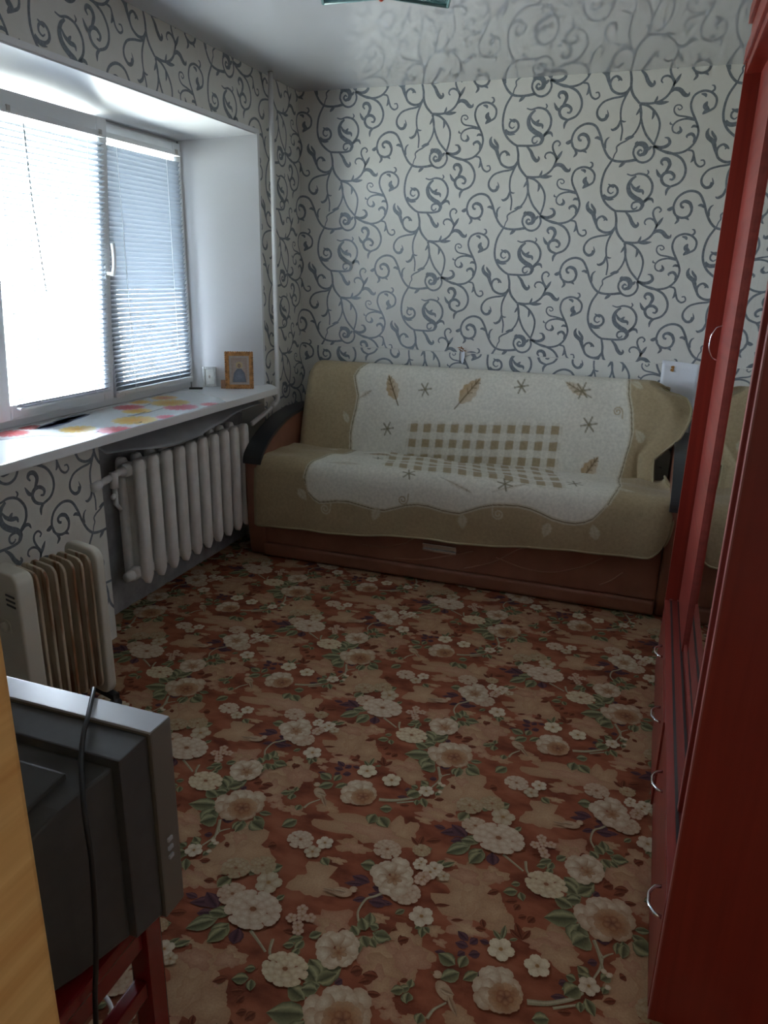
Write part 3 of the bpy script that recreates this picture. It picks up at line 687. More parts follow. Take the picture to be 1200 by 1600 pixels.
# blinds ---------------------------------------------------------------------------------------
def slat_mesh(length, W=0.025, theta=45.0):
    th = math.radians(theta)
    bm = bmesh.new()
    prof = []
    for k in range(5):
        t = (k/4-0.5)*W
        prof.append((t, 0.0030*(1-(2*t/W)**2)))
    pts = [(a, b) for a, b in prof] + [(a, b-0.0004) for a, b in prof[::-1]]
    # +x is the room side; the room-side edge stands higher
    rot = [(a*math.cos(th)-b*math.sin(th), a*math.sin(th)+b*math.cos(th)) for a, b in pts]
    A = [bm.verts.new((x, -length/2, z)) for x, z in rot]
    B = [bm.verts.new((x, length/2, z)) for x, z in rot]
    n = len(rot)
    for i in range(n):
        bm.faces.new((A[i], B[i], B[(i+1) % n], A[(i+1) % n]))
    bm.faces.new(A[::-1]); bm.faces.new(B)
    bmesh.ops.recalc_face_normals(bm, faces=bm.faces[:])
    me = bpy.data.meshes.new('slat')
    bm.to_mesh(me); bm.free()
    me.materials.append(M_SLAT)
    return me
def make_blind(label, loc, length, height, theta, tilt, wand, pitch=0.0205):
    t = thing('venetian_blind', label, 'blind', loc, 0, 'white venetian blinds on the window')
    t.rotation_euler = (0, math.radians(tilt), 0)
    box('headrail', (-0.012, -length/2, height-0.022), (0.013, length/2, height), M_FRAME, t, 0.002)
    box('bottom_rail', (-0.011, -length/2, 0.0), (0.011, length/2, 0.010), M_FRAME, t, 0.003)
    me = slat_mesh(length-0.006, theta=theta)
    n = int((height-0.045)/pitch)
    for i in range(n):
        s = bpy.data.objects.new('slat', me)
        link(s, t)
        s.location = (0, 0, 0.022 + i*pitch)
    for y in (-length*0.30, length*0.30):
        bm = bmesh.new()
        add_tube(bm, [(0.0125, y, 0.004), (0.0125, y, height-0.02)], 0.0011, 6)
        add_tube(bm, [(-0.0125, y, 0.004), (-0.0125, y, height-0.02)], 0.0011, 6)
        bm_obj('ladder_cord', bm, M_WHITE, t)
    for y in (-length*0.44, length*0.44):
        box('bracket', (0.011, y-0.008, height-0.016), (0.017, y+0.008, height+0.004), M_CONC, t, 0.001)
    if wand:
        tube('tilt_wand', [(0.020, -length*0.33, height-0.03), (0.030, -length*0.31, height-0.30), (0.042, -length*0.25, height-0.62)], 0.0022, mat('grey_wand', (0.22, 0.23, 0.24), 0.4), t, 6)
    return t
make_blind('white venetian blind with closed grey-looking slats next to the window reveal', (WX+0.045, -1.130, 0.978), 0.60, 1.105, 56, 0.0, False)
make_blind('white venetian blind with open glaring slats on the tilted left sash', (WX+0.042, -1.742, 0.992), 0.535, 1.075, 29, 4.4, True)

# pipes -------------------------------------------------------------------------------------------
pipe = thing('heating_pipe', 'white vertical heating pipe in the corner running down to the radiator', 'pipe', (0.052, -0.435, 0))
bm = bmesh.new()
add_tube(bm, [(0, 0, RH-0.002), (0, 0, 0.86)] + [tuple(v) for v in spline([(0, 0, 0.83), (-0.022, -0.012, 0.795), (-0.036, -0.05, 0.772)], 4)] + [(-0.038, -0.24, 0.728)], 0.0135, 12)
bm_obj('riser', bm, M_PIPE, pipe, True)
tube('collar', [(-0.010, -0.005, 0.815), (-0.026, -0.018, 0.789)], 0.017, M_PIPE, pipe)

# radiator ------------------------------------------------------------------------------------------
rad = thing('cast_iron_radiator', 'white painted cast iron radiator under the window sill', 'radiator', (-0.008, -1.65, 0.0))
RZ0, RZ1 = 0.165, 0.742
def section_mesh():
    bm = bmesh.new()
    for xc, fr in ((0.012, True), (-0.078, False)):
        hx, hy = 0.022, 0.029
        zs = [(RZ0-0.004, 0.30), (RZ0+0.010, 0.62), (RZ0+0.035, 1.0), (RZ1-0.05, 1.0), (RZ1-0.018, 0.92), (RZ1-0.004, 0.66), (RZ1, 0.36)]
        rings = []
        for z, s in zs:
            ring = []
            for k in range(12):
                a = 2*math.pi*k/12
                cx = math.copysign(abs(math.cos(a))**0.6, math.cos(a)); cy = math.copysign(abs(math.sin(a))**0.6, math.sin(a))
                ring.append(bm.verts.new((xc + hx*cx*(0.5+0.5*s), hy*cy*s, z)))
            rings.append(ring)
        for A, B in zip(rings, rings[1:]):
            for k in range(12):
                bm.faces.new((A[k], A[(k+1) % 12], B[(k+1) % 12], B[k]))
        bm.faces.new(rings[0][::-1]); bm.faces.new(rings[-1])
    for z in (RZ0+0.045, RZ1-0.045):
        add_tube(bm, [(-0.033, -0.051, z), (-0.033, 0.051, z)], 0.030, 12)
        add_box(bm, (-0.075, -0.020, z-0.026), (0.010, 0.020, z+0.026), 0.006)
    add_box(bm, (-0.055, -0.006, RZ0+0.05), (-0.01, 0.006, RZ1-0.05), 0.002)
    bmesh.ops.recalc_face_normals(bm, faces=bm.faces[:])
    me = bpy.data.meshes.new('section')
    bm.to_mesh(me); bm.free()
    for p in me.polygons: p.use_smooth = True
    me.materials.append(M_RADI)
    return me
sme = section_mesh()
for i in range(10):
    s = bpy.data.objects.new('section', sme)
    link(s, rad)
    s.location = (0, i*0.1, 0)
tube('bottom_plug', [(-0.033, -0.090, RZ0+0.045), (-0.033, -0.045, RZ0+0.045)], [0.022, 0.026], M_RADI, rad, 8)
vz = RZ1-0.045
bm = bmesh.new()
add_tube(bm, [(-0.033, -0.05, vz), (-0.022, -0.09, vz+0.004), (0.0, -0.20, vz-0.002), (0.018, -0.292, vz-0.006)], [0.024, 0.015, 0.015, 0.015], 12)
add_tube(bm, [(0.018, -0.300, vz-0.007), (0.011, -0.255, vz-0.004)], 0.020, 8)
bm_obj('inlet_pipe', bm, M_PIPE, rad, True)
bm = bmesh.new()
add_tube(bm, [(0.004, -0.155, vz+0.022), (0.004, -0.155, vz-0.045)], 0.018, 10)
add_tube(bm, [(0.004, -0.155, vz-0.04), (0.004, -0.157, vz-0.115), (0.014, -0.140, vz-0.145)], [0.011, 0.011, 0.008], 10)
add_tube(bm, [(0.02, -0.19, vz-0.075), (0.0, -0.150, vz-0.078)], 0.012, 8)
bm_obj('valve', bm, M_PIPE, rad, True)

# grey sheet hung over the radiator
NU, NV = 60, 14
vs, fs = [], []
for i in range(NU+1):
    u = i/NU
    y = -1.885 + u*1.30
    zf = 0.815 - 0.055*math.sin(math.pi*min(1, u*1.25))**1.0 + 0.010*math.sin(9*u+1) + 0.02*u
    for j in range(NV+1):
        v = j/NV
        x = -0.140 + 0.185*v**0.8 + 0.008*math.sin(13*u+4*v)
        z = 0.878 - (0.878-zf)*v**1.6 + 0.006*math.sin(7*u+6*v)
        if v > 0.9: x += 0.004*math.sin(40*u)
        vs.append((x, y, z))
for i in range(NU):
    for j in range(NV):
        a = i*(NV+1)+j
        fs.append((a, a+1, a+NV+2, a+NV+1))
me = bpy.data.meshes.new('foil_sheet'); me.from_pydata(vs, [], fs)
for p in me.polygons: p.use_smooth = True
foil = me_obj('foil_sheet', me, M_FOIL)
md = foil.modifiers.new('thick', 'SOLIDIFY'); md.thickness = 0.003
tag(foil, 'crumpled grey foil cloth tucked between the sill and the radiator', 'cloth')
# ------------------------------------------------------------------ carpet print
def mixc(a, b, t): return tuple(a[i]*(1-t)+b[i]*t for i in range(3))
CREAM, CREAM2, BRN, PINKC = (0.52, 0.43, 0.32), (0.42, 0.32, 0.22), (0.22, 0.095, 0.045), (0.40, 0.25, 0.18)
GRN, GRN_D, PUR, RUSTD, TAN = (0.265, 0.250, 0.140), (0.118, 0.112, 0.060), (0.085, 0.040, 0.050), (0.150, 0.042, 0.022), (0.335, 0.190, 0.105)
def carpet_unit():
    P = Print()
    rnd = random.Random(7)
    rank = {}
    for idx, e in enumerate(CT):
        k = e[0]
        n_k = rank[k] = rank.get(k, -1) + 1      # pile height rises a hair with every motif so none lie in one plane
        if k == 'tan':
            _, x, y, w, asp = e
            h = w*asp*1.55
            z = 0.0001 + n_k*0.000018
            for q in range(2 if w > 0.06 else 1):
                sc = 1.0 if q == 0 else 0.55
                c = mixc(TAN, (0.42, 0.28, 0.17), rnd.random()*0.5)
                if rnd.random() < 0.3: c = mixc(c, (0.33, 0.15, 0.10), 0.6)
                pts = []
                ph = [rnd.uniform(0, 6.28) for _ in range(3)]
                for m in range(30):
                    t = 6.2832*m/30
                    rr_ = 0.52*sc*(1+0.20*math.sin(3*t+ph[0])+0.16*math.sin(5*t+ph[1])+0.10*math.sin(9*t+ph[2])+rnd.uniform(-0.07, 0.07))
                    pts.append((x+w*rr_*math.cos(t)+(0.08*w*q), y+h*rr_*math.sin(t)))
                P.fan(pts, (x+0.08*w*q, y), z+q*0.000009, mixc(c, (0.46, 0.32, 0.2), 0.35), mixc(c, RUSTD, 0.25-0.15*q))
        elif k == 'rleaf':
            P.leaf(*e[1:5], e[5], 0.0012+n_k*0.000009, mixc(RUSTD, (0.1, 0.03, 0.02), 0.3), (0.20, 0.062, 0.032))
        elif k == 'pleaf':
            P.leaf(*e[1:5], e[5], 0.0016+n_k*0.000009, PUR, (0.12, 0.055, 0.062))
        elif k == 'twig':
            S = spline(e[2:], 6)
            P.ribbon(S, [e[1]/1000*(1.1-0.5*t) for t in np.linspace(0, 1, len(S))], 0.0019+n_k*0.00003, (0.24, 0.20, 0.125))
            P.ribbon(S+np.array([0.001, 0.0015]), [e[1]/2600]*len(S), 0.001915+n_k*0.00003, (0.33, 0.28, 0.19))
        elif k == 'leaf':
            t = rnd.random()
            P.leaf(*e[1:5], e[5]*1.35, 0.0023+n_k*0.000009, GRN_D, mixc(GRN, (0.30, 0.26, 0.13), t*0.6))
        else:
            x, y, w = e[1], e[2], e[3]
            r = w/2
            z = 0.0034 + (idx % 4)*0.00055 + idx*0.0000013
            dz = 0.000022
            st = e[4] if len(e) > 4 else 0
            q = 0
            if k == 'bud':
                P.ellipse(x, y, r, r*0.9, rnd.uniform(0, 3), z, CREAM, CREAM2, 9, 0.15, rnd)
            elif k == 'five':
                a0 = rnd.uniform(0, 6)
                tip = [CREAM, mixc(CREAM, (0.6, 0.52, 0.34), 0.5), mixc(CREAM2, GRN, 0.2), PINKC][st]
                for i in range(5):
                    P.petal(x, y, a0+i*1.2566, r, r*0.86, z+q*dz, mixc(tip, BRN, 0.55), mixc(tip, CREAM, 0.4), mixc(tip, BRN, 0.18), 0.0); q += 1
                P.ellipse(x, y, r*0.17, r*0.17, 0, z+q*dz, BRN, (0.3, 0.18, 0.07), 7)
            elif k in ('rose', 'white', 'open'):
                for ring, (nn, rr, ln) in enumerate(((8, 0.34, 0.68), (7, 0.16, 0.62))):
                    for i in range(nn):
                        a = 6.283*i/nn + ring*0.4 + rnd.uniform(-0.16, 0.16)
                        light = 0.5+0.5*math.cos(a-2.3)         # the design's palest petals lie upper left
                        tip = mixc(CREAM2 if k == 'rose' else mixc(CREAM, CREAM2, 0.3), CREAM, light)
                        if k == 'rose': tip = mixc(tip, (0.33, 0.18, 0.10), 0.6*(1-light))
                        tip = mixc(tip, (0.40, 0.30, 0.20), rnd.random()*0.35)
                        s = rnd.uniform(0.82, 1.10)*(0.94+0.10*light)
                        P.petal(x, y*1, a, r*ln*s, r*0.74*s, z+q*dz, mixc(tip, BRN, 0.8), mixc(tip, CREAM, 0.4), mixc(tip, BRN, 0.36), r*rr*s); q += 1
                cx, cy = (x+0.22*r, y-0.2*r) if k == 'rose' else (x+0.1*r, y-0.12*r)
                cr = r*(0.66 if k == 'rose' else 0.32)
                if k == 'rose':
                    for i in range(9):
                        a = 6.283*i/9 + 0.2
                        c = mixc((0.35, 0.19, 0.10), BRN, rnd.random()*0.7)
                        P.petal(cx, cy, a, cr*0.72, cr*0.62, z+q*dz, BRN, c, mixc(c, CREAM2, 0.25), cr*0.22); q += 1
                    for i in range(5):
                        a = 6.283*i/5
                        P.petal(cx, cy, a, cr*0.5, cr*0.42, z+q*dz, (0.14, 0.05, 0.03), (0.30, 0.15, 0.08), BRN, 0.0); q += 1
                else:
                    for i in range(6):
                        P.petal(cx, cy, 6.283*i/6, cr*1.1, cr*0.6, z+q*dz, BRN, (0.34, 0.20, 0.11), mixc(BRN, CREAM2, 0.4), 0.0); q += 1
            elif k in ('peony', 'peonyb', 'rosette', 'hyd', 'pale'):
                base = {'peony': mixc(CREAM, PINKC, 0.35), 'peonyb': mixc(CREAM2, PINKC, 0.45), 'rosette': mixc(CREAM, PINKC, 0.5), 'hyd': mixc(CREAM, (0.5, 0.38, 0.2), 0.5), 'pale': mixc(TAN, GRN, 0.45)}[k]
                ay = 0.8 if k in ('peony', 'hyd') else 0.9
                for ring, (nn, rr, ln, wd) in enumerate(((12, 0.55, 0.45, 0.50), (9, 0.30, 0.45, 0.48), (6, 0.08, 0.40, 0.42))):
                    for i in range(nn):
                        a = 6.283*(i+0.5*(ring % 2))/nn + rnd.uniform(-0.15, 0.15)
                        t = mixc(base, CREAM, rnd.random()*0.35)
                        s0 = len(P.v)
                        P.petal(0, 0, a, r*ln, r*wd, z+q*dz, mixc(t, BRN, 0.6), t, mixc(t, BRN, 0.22), r*rr); q += 1
                        for m in range(s0, len(P.v)):
                            vx, vy, vz = P.v[m]
                            P.v[m] = (x+vx, y+vy*ay, vz)
                P.ellipse(x, y, r*0.12, r*0.1, 0, z+q*dz, BRN, BRN, 7)
            elif k == 'bird':
                sg = 1 if st else -1
                c = mixc(CREAM2, TAN, 0.45)
                ang = 0.15*sg if st else -0.75
                P.ellipse(x, y, r*0.62, r*0.36, ang, z, mixc(c, CREAM, 0.3), mixc(c, BRN, 0.3), 14)
                hx, hy = (x+sg*0.55*r, y+0.42*r) if st else (x-0.55*r, y+0.75*r)
                P.ellipse(hx, hy, r*0.24, r*0.24, 0, z+dz, mixc(c, CREAM, 0.3), mixc(c, BRN, 0.2), 10)
                bxp = hx + sg*0.4*r
                P.leaf(bxp, hy+0.02*r, hx+sg*0.15*r, hy, r*0.14, z+2*dz, BRN, BRN)
                tx, ty = (x-sg*1.15*r, y-0.15*r) if st else (x+0.95*r, y-1.1*r)
                P.leaf(tx, ty, x-sg*0.2*r, y-0.1*r, r*0.34, z+2*dz, mixc(c, BRN, 0.5), c)
                P.leaf(x-sg*0.55*r, y-0.05*r, x+sg*0.25*r, y+0.05*r, r*0.42, z+3*dz, mixc(c, BRN, 0.35), mixc(c, CREAM, 0.2))
    return P
unit = carpet_unit()
unit.c = [tuple(1.06*k for k in c) for c in unit.c]
big = Print()
A0 = np.array([2.12, -2.667]); V1 = np.array([1.069, -0.035]); V2 = np.array([0.005, -0.976])
HF = (V1+V2)/2
UV = np.array(unit.v)
for i in range(-6, 4):
    for j in range(-6, 8):
        o = A0 + HF*i + (V2-HF)*0 + V2*(j)
        if o[0] < -0.75 or o[0] > RX+0.75 or o[1] > 0.7 or o[1] < RY-0.6:
            continue
        b = len(big.v)
        W = UV + np.array([o[0], o[1], CZ])
        big.v.extend(map(tuple, W))
        big.c.extend(unit.c)
        big.f.extend([tuple(b+q for q in f) for f in unit.f])
me = big.mesh('floral_print', clip=[((N_X, 0, 0), (-1, 0, 0)), ((RX, 0, 0), (1, 0, 0)), ((0, 0, 0), (0, 1, 0)), ((0, RY, 0), (0, -1, 0))])
cp = me_obj('floral_print', me, M_CPRINT, carpet)
cp['kind'] = 'stuff'

# ------------------------------------------------------------------ sofa
SX0, SX1 = 0.030, 2.32
AW = 0.105
sofa = thing('sofa', 'brown leatherette sofa with charcoal armrest caps and a base drawer', 'sofa', ((SX0+SX1)/2, -0.42, 0))
def sl(x, y, z): return (x-(SX0+SX1)/2, y+0.42, z)
IX0, IX1 = SX0+AW, SX1-AW
box('base', sl(IX0, -0.745, 0.03), sl(IX1, -0.09, 0.42), M_LEATHER, sofa, 0.01)
box('plinth', sl(IX0-0.01, -0.782, 0.004), sl(IX1-0.006, -0.70, 0.078), M_LEATHER, sofa, 0.018, 3, True)
drawer = box('drawer_front', sl(IX0-0.004, -0.772, 0.082), sl(IX1-0.004, -0.742, 0.37), M_LEATHER, sofa, 0.008, 2)
def seam(pts):
    tube('stitched_seam', [sl(*p) for p in spline(pts, 8)], 0.0030, M_SEAM, drawer, 6)
seam([(1.28, -0.773, 0.10), (1.42, -0.773, 0.155), (1.50, -0.773, 0.21), (1.56, -0.773, 0.25), (1.66, -0.773, 0.28)])
seam([(1.44, -0.773, 0.185), (1.58, -0.773, 0.150), (1.72, -0.773, 0.150), (1.86, -0.773, 0.20), (1.95, -0.773, 0.26)])
seam([(0.72, -0.773, 0.15), (0.84, -0.773, 0.155), (0.94, -0.773, 0.185), (1.0, -0.773, 0.22)])
seam([(0.90, -0.773, 0.10), (1.05, -0.773, 0.115), (1.2, -0.773, 0.16), (1.32, -0.773, 0.20)])
seam([(1.95, -0.773, 0.12), (2.0, -0.773, 0.15), (2.05, -0.773, 0.20)])
bm = bmesh.new()
hx0, hx1, hz0, hz1, hy = 1.055, 1.235, 0.168, 0.212, -0.772
add_box(bm, sl(hx0, hy-0.012, hz1-0.013), sl(hx1, hy+0.004, hz1), 0.003)
add_box(bm, sl(hx0, hy-0.006, hz0), sl(hx0+0.008, hy+0.004, hz1-0.012), 0.002)
add_box(bm, sl(hx1-0.008, hy-0.006, hz0), sl(hx1, hy+0.004, hz1-0.012), 0.002)
add_box(bm, sl(hx0, hy-0.010, hz0), sl(hx1, hy+0.004, hz0+0.014), 0.003)
add_box(bm, sl(hx0+0.006, hy-0.001, hz0+0.01), sl(hx1-0.006, hy+0.003, hz1-0.01))
h = bm_obj('handle', bm, M_CHROME, drawer)
h['label'] = 'chrome recessed drawer handle'
box('seat_cushion', sl(IX0+0.004, -0.79, 0.40), sl(IX1-0.004, -0.33, 0.553), M_LEATHER, sofa, 0.035, 4, True)
back_prof = [(-0.385, 0.45), (-0.372, 0.56), (-0.318, 0.72), (-0.236, 0.93), (-0.200, 0.995), (-0.155, 1.018), (-0.10, 1.016), (-0.055, 0.985), (-0.045, 0.9), (-0.045, 0.45)]
prism('back_cushion', [(y+0.42, z) for y, z in back_prof], 0, IX0+0.03-(SX0+SX1)/2, IX1-(SX0+SX1)/2-0.13, M_LEATHER, sofa, 0.02, 3, True)
arm_top = [(-0.800, 0.535), (-0.790, 0.575), (-0.74, 0.618), (-0.66, 0.665), (-0.56, 0.705), (-0.45, 0.735), (-0.33, 0.75), (-0.20, 0.755), (-0.06, 0.75)]
arm_out = [(-0.765, 0.006), (-0.785, 0.15), (-0.80, 0.35)] + arm_top + [(-0.055, 0.70), (-0.055, 0.006)]
cap_s = spline(arm_top, 4)
cap_out = []
for i, q in enumerate(cap_s):
    d = cap_s[min(i+1, len(cap_s)-1)] - cap_s[max(i-1, 0)]
    d /= np.linalg.norm(d)
    cap_out.append((q, np.array([-d[1], d[0]])))
for x0 in (SX0, SX1-AW):
    a = prism('arm', [(y+0.42, z) for y, z in arm_out], 0, x0-(SX0+SX1)/2, x0+AW-(SX0+SX1)/2, M_LEATHER, sofa, 0.018, 3, True)
    outl = [tuple(q + n*0.016) for q, n in cap_out] + [tuple(q - n*0.004) for q, n in cap_out[::-1]]
    c = prism('arm_cap', [(y+0.42, z) for y, z in outl], 0, x0-0.001-(SX0+SX1)/2, x0+AW+0.004-(SX0+SX1)/2, M_CAP, a, 0.004, 2)

# ------------------------------------------------------------------ throws
OLIVE, OLIVE2, TCREAM, BEIGE, LEAFB, STICK = np.array((0.375, 0.292, 0.172)), np.array((0.300, 0.232, 0.134)), np.array((0.66, 0.63, 0.54)), np.array((0.50, 0.45, 0.33)), np.array((0.36, 0.215, 0.07)), np.array((0.12, 0.08, 0.035))
def blend(col, m, c):
    col += m[:, None]*(c[None, :]-col)
def smooth(a, b, x):
    t = np.clip((x-a)/(b-a), 0, 1)
    return t*t*(3-2*t)
def leafmask(U, V, u, v, L, w, ang):
    du, dv = U-u, V-v
    a = du*math.cos(ang)+dv*math.sin(ang); b = -du*math.sin(ang)+dv*math.cos(ang)
    t = np.clip((a+L/2)/L, 0, 1)
    half = w/2*np.sin(np.pi*np.clip(t, 0, 1)**0.8)*(1+0.10*np.sin(t*28))
    return smooth(0.0035, -0.0035, np.abs(b)-half)*((a > -L/2) & (a < L/2)), a, b, t
def linemask(U, V, p, q, w):
    p, q = np.array(p), np.array(q)
    d = q-p; L2 = d@d
    t = np.clip(((U-p[0])*d[0]+(V-p[1])*d[1])/L2, 0, 1)
    r = np.hypot(U-p[0]-t*d[0], V-p[1]-t*d[1])
    return smooth(w/2+0.002, w/2-0.002, r)
def star(col, U, V, u, v, s, stretch=1.0):
    for a in (0.2, 1.25, 2.3):
        dx, dy = s*math.cos(a), s*math.sin(a)*stretch
        blend(col, linemask(U, V, (u-dx, v-dy), (u+dx, v+dy), 0.0085)*0.85, np.array((0.17, 0.145, 0.085)))
def autumn_leaf(col, U, V, u, v, L, w, ang, strong=1.0):
    m, a, b, t = leafmask(U, V, u, v, L, w, ang)
    shade = np.clip(0.5+b/w, 0, 1)
    blend(col, m*0.85*strong*(0.55+0.45*shade), LEAFB)
    ca, sa = math.cos(ang), math.sin(ang)
    blend(col, linemask(U, V, (u-ca*L*0.72, v-sa*L*0.72), (u+ca*L*0.42, v+sa*L*0.42), 0.007)*0.9*strong, STICK)
    for k in (-0.12, 0.08, 0.26):
        for s in (-1, 1):
            p = (u+ca*L*k, v+sa*L*k)
            q = (p[0]+0.3*w*math.cos(ang+s*0.75), p[1]+0.3*w*math.sin(ang+s*0.75))
            blend(col, linemask(U, V, p, q, 0.005)*0.7*strong, STICK)
def pale_leaf(col, U, V, u, v, L, w, ang):
    m, a, b, t = leafmask(U, V, u, v, L, w, ang)
    blend(col, m*0.75, BEIGE)
    blend(col, m*smooth(0.006, 0.001, np.abs(b))*0.4, OLIVE)
def curl(col, U, V, u, v, r, sg=1, c=BEIGE):
    pts = [(u+sg*r*(1-k/20)*math.cos(k*0.62), v+r*(1-k/20)*math.sin(k*0.62)) for k in range(17)]
    pts = [(u+sg*r*1.1, v-r*1.3)] + pts
    for p, q in zip(pts, pts[1:]):
        blend(col, linemask(U, V, p, q, 0.007)*0.8, c)
def interp(x, pts):
    xs, ys = zip(*pts)
    return np.interp(x, xs, ys)
def throw_mesh(name, X, Y, Z, col, nu, nv):
    vs = np.stack([X.ravel(), Y.ravel(), Z.ravel()], 1)
    idx = np.arange((nu+1)*(nv+1)).reshape(nu+1, nv+1)
    fs = np.stack([idx[:-1, :-1].ravel(), idx[1:, :-1].ravel(), idx[1:, 1:].ravel(), idx[:-1, 1:].ravel()], 1)
    me = bpy.data.meshes.new(name)
    me.from_pydata(vs.tolist(), [], fs.tolist())
    at = me.color_attributes.new('tint', 'FLOAT_COLOR', 'POINT')
    arr = np.ones((len(vs), 4), np.float32); arr[:, :3] = col
    at.data.foreach_set('color', arr.ravel())
    me.polygons.foreach_set('use_smooth', [True]*len(me.polygons))
    return me
def arc_profile(pts, n):
    S = spline(pts, 12)
    d = np.r_[0, np.cumsum(np.linalg.norm(np.diff(S, axis=0), axis=1))]
    s = np.linspace(0, d[-1], n+1)
    return np.interp(s, d, S[:, 0]), np.interp(s, d, S[:, 1]), s

# back throw: flat coordinates are U = X and V = height z of the front face
nu, nv = 470, 150
py, pz, ps = arc_profile([(-0.030, 0.86), (-0.030, 0.96), (-0.050, 1.010), (-0.10, 1.032), (-0.165, 1.037), (-0.216, 1.012), (-0.255, 0.94), (-0.333, 0.73), (-0.385, 0.585), (-0.400, 0.548)], nv)
u = np.linspace(0, 1, nu+1)[:, None]*np.ones((1, nv+1))
Yb, Zb = np.ones((nu+1, 1))*py[None, :], np.ones((nu+1, 1))*pz[None, :]
front = smooth(-0.10, -0.20, Yb)
Xl = interp(Zb, [(0.54, 0.158), (0.65, 0.150), (0.8, 0.146), (0.95, 0.152), (1.03, 0.165), (1.07, 0.185)])
Xr = interp(Zb, [(0.54, 2.14), (0.62, 2.13), (0.68, 2.125), (0.72, 2.17), (0.78, 2.235), (0.86, 2.27), (0.92, 2.275), (0.98, 2.235), (1.02, 2.15), (1.05, 2.10)])
Xr = Xr*front + (1-front)*2.16
Xf = 0.14 + u*(2.26-0.14)               # flat pattern coordinate
X = Xf.copy()
tl = smooth(0.35, 0.0, u); tr = smooth(0.86, 1.0, u)
X = X + tl*(Xl-0.14) + tr*(Xr-2.26)
Yw = Yb.copy(); Zw = Zb.copy()
endl = np.clip((0.05-(Xf-0.14))/0.05, 0, 1)
endr = np.clip((Xf-2.14)/0.12, 0, 1)
Yw += front*(0.045*(1-np.sqrt(np.clip(1-endl**2, 0, 1))))
Yw += front*endr**2*(0.06*smooth(0.8, 1.0, Zb)) - front*0.05*endr*smooth(0.85, 0.62, Zb)
Zw += -0.030*(1-np.sqrt(np.clip(1-endl**2, 0, 1)))*smooth(0.97, 1.03, Zb) - 0.035*endr**2*smooth(0.95, 1.03, Zb)
wr = 0.006*np.sin(7*Xf+9*Zb)*np.sin(3.1*Xf+1.0) + 0.004*np.sin(17*Xf-6*Zb) + 0.006*np.sin(38*Xf+4*Zb)*(smooth(0.42, 0.16, Xf)+smooth(1.98, 2.2, Xf))
Yw += -np.abs(0.008)+wr*front
U, V = Xf.ravel(), (Zb+ (1-front)*0.25*0).ravel()
Vtop = (ps[None, :]*np.ones((nu+1, 1))).ravel()
fr = front.ravel()
col = np.ones((len(U), 3))*OLIVE
mott = 0.5+0.5*np.sin(9*U+3*np.sin(7*V))*np.sin(11*V+2*np.sin(5*U))
col += mott[:, None]*(OLIVE2-OLIVE)*0.5
LB = [(0.50, 0.47), (0.576, 0.485), (0.66, 0.476), (0.727, 0.481), (0.80, 0.492), (0.868, 0.491), (0.92, 0.468), (0.97, 0.447), (1.01, 0.462), (1.051, 0.502), (1.1, 0.52)]
RB = [(0.50, 1.965), (0.555, 1.974), (0.65, 1.993), (0.72, 2.006), (0.785, 2.009), (0.86, 1.996), (0.90, 1.989), (0.97, 1.968), (1.031, 1.961), (1.1, 1.94)]
lb, rb = interp(V, LB), interp(V, RB)
inside = smooth(-0.003, 0.003, U-lb)*smooth(-0.003, 0.003, rb-U)
blend(col, inside, TCREAM)
col *= (1-0.06*mott*inside)[:, None]
for bnd in (lb, rb):
    blend(col, smooth(0.013, 0.009, np.abs(U-bnd))*0.85, BEIGE)
    blend(col, smooth(0.004, 0.002, np.abs(U-bnd))*0.8, STICK)
# check
cx, cz, pu, pv = 0.854, 0.720, 0.0769, 0.081
sl_ = (0.807-0.718)/(1.623-0.854)
Vc = V - sl_*(U-0.854)*0.55
gx, gz = (U-cx)/pu, (Vc-cz)/pv
inchk = (gx > -0.5) & (gx < 10.5) & (gz < 0.45) & (gz > -3.5) & (fr > 0.5)
ax, az = np.abs(gx-np.round(gx)), np.abs(gz-np.round(gz))
blend(col, inchk*((ax < 0.26) | (az < 0.26))*0.38, BEIGE*0.92)
blend(col, inchk*smooth(0.29, 0.25, ax)*smooth(0.29, 0.25, az), OLIVE*0.92)
autumn_leaf(col, U, V, 0.690, 0.925, 0.15, 0.070, 2.05)
autumn_leaf(col, U, V, 1.140, 0.935, 0.17, 0.085, 0.95)
autumn_leaf(col, U, V, 1.70, 0.985, 0.13, 0.05, 2.7, 0.7)
autumn_leaf(col, U, V, 1.825, 0.60, 0.14, 0.07, 1.05, 1.0)
autumn_leaf(col, U, V, 0.540, 0.88, 0.08, 0.03, 0.6, 0.4)
star(col, U, V, 0.887, 0.925, 0.036); star(col, U, V, 0.694, 0.70, 0.036); star(col, U, V, 1.417, 0.975, 0.036); star(col, U, V, 1.79, 0.81, 0.040); star(col, U, V, 1.735, 0.975, 0.04)
pale_leaf(col, U, V, 0.432, 0.745, 0.075, 0.035, 2.2); pale_leaf(col, U, V, 2.055, 0.775, 0.09, 0.042, 2.4); pale_leaf(col, U, V, 2.01, 1.02, 0.09, 0.03, 2.9)
curl(col, U, V, 1.925, 0.885, 0.024, 1, OLIVE)
me = throw_mesh('back_throw', X, Yw, Zw, col, nu, nv)
bt = me_obj('back_throw', me, M_THROW)
tag(bt, 'cream and olive velour throw draped over the sofa backrest', 'throw')
edge = [(X[i, nv], Yw[i, nv], Zw[i, nv]) for i in range(0, nu+1, 8)]
redge = [(X[nu, j]+0.002, Yw[nu, j], Zw[nu, j]) for j in range(10, nv+1, 5)]
ledge = [(X[0, j]-0.002, Yw[0, j], Zw[0, j]) for j in range(10, nv+1, 5)]
tube('hem', redge, 0.006, M_HEM, bt, 8); tube('hem', ledge, 0.005, M_HEM, bt, 8)

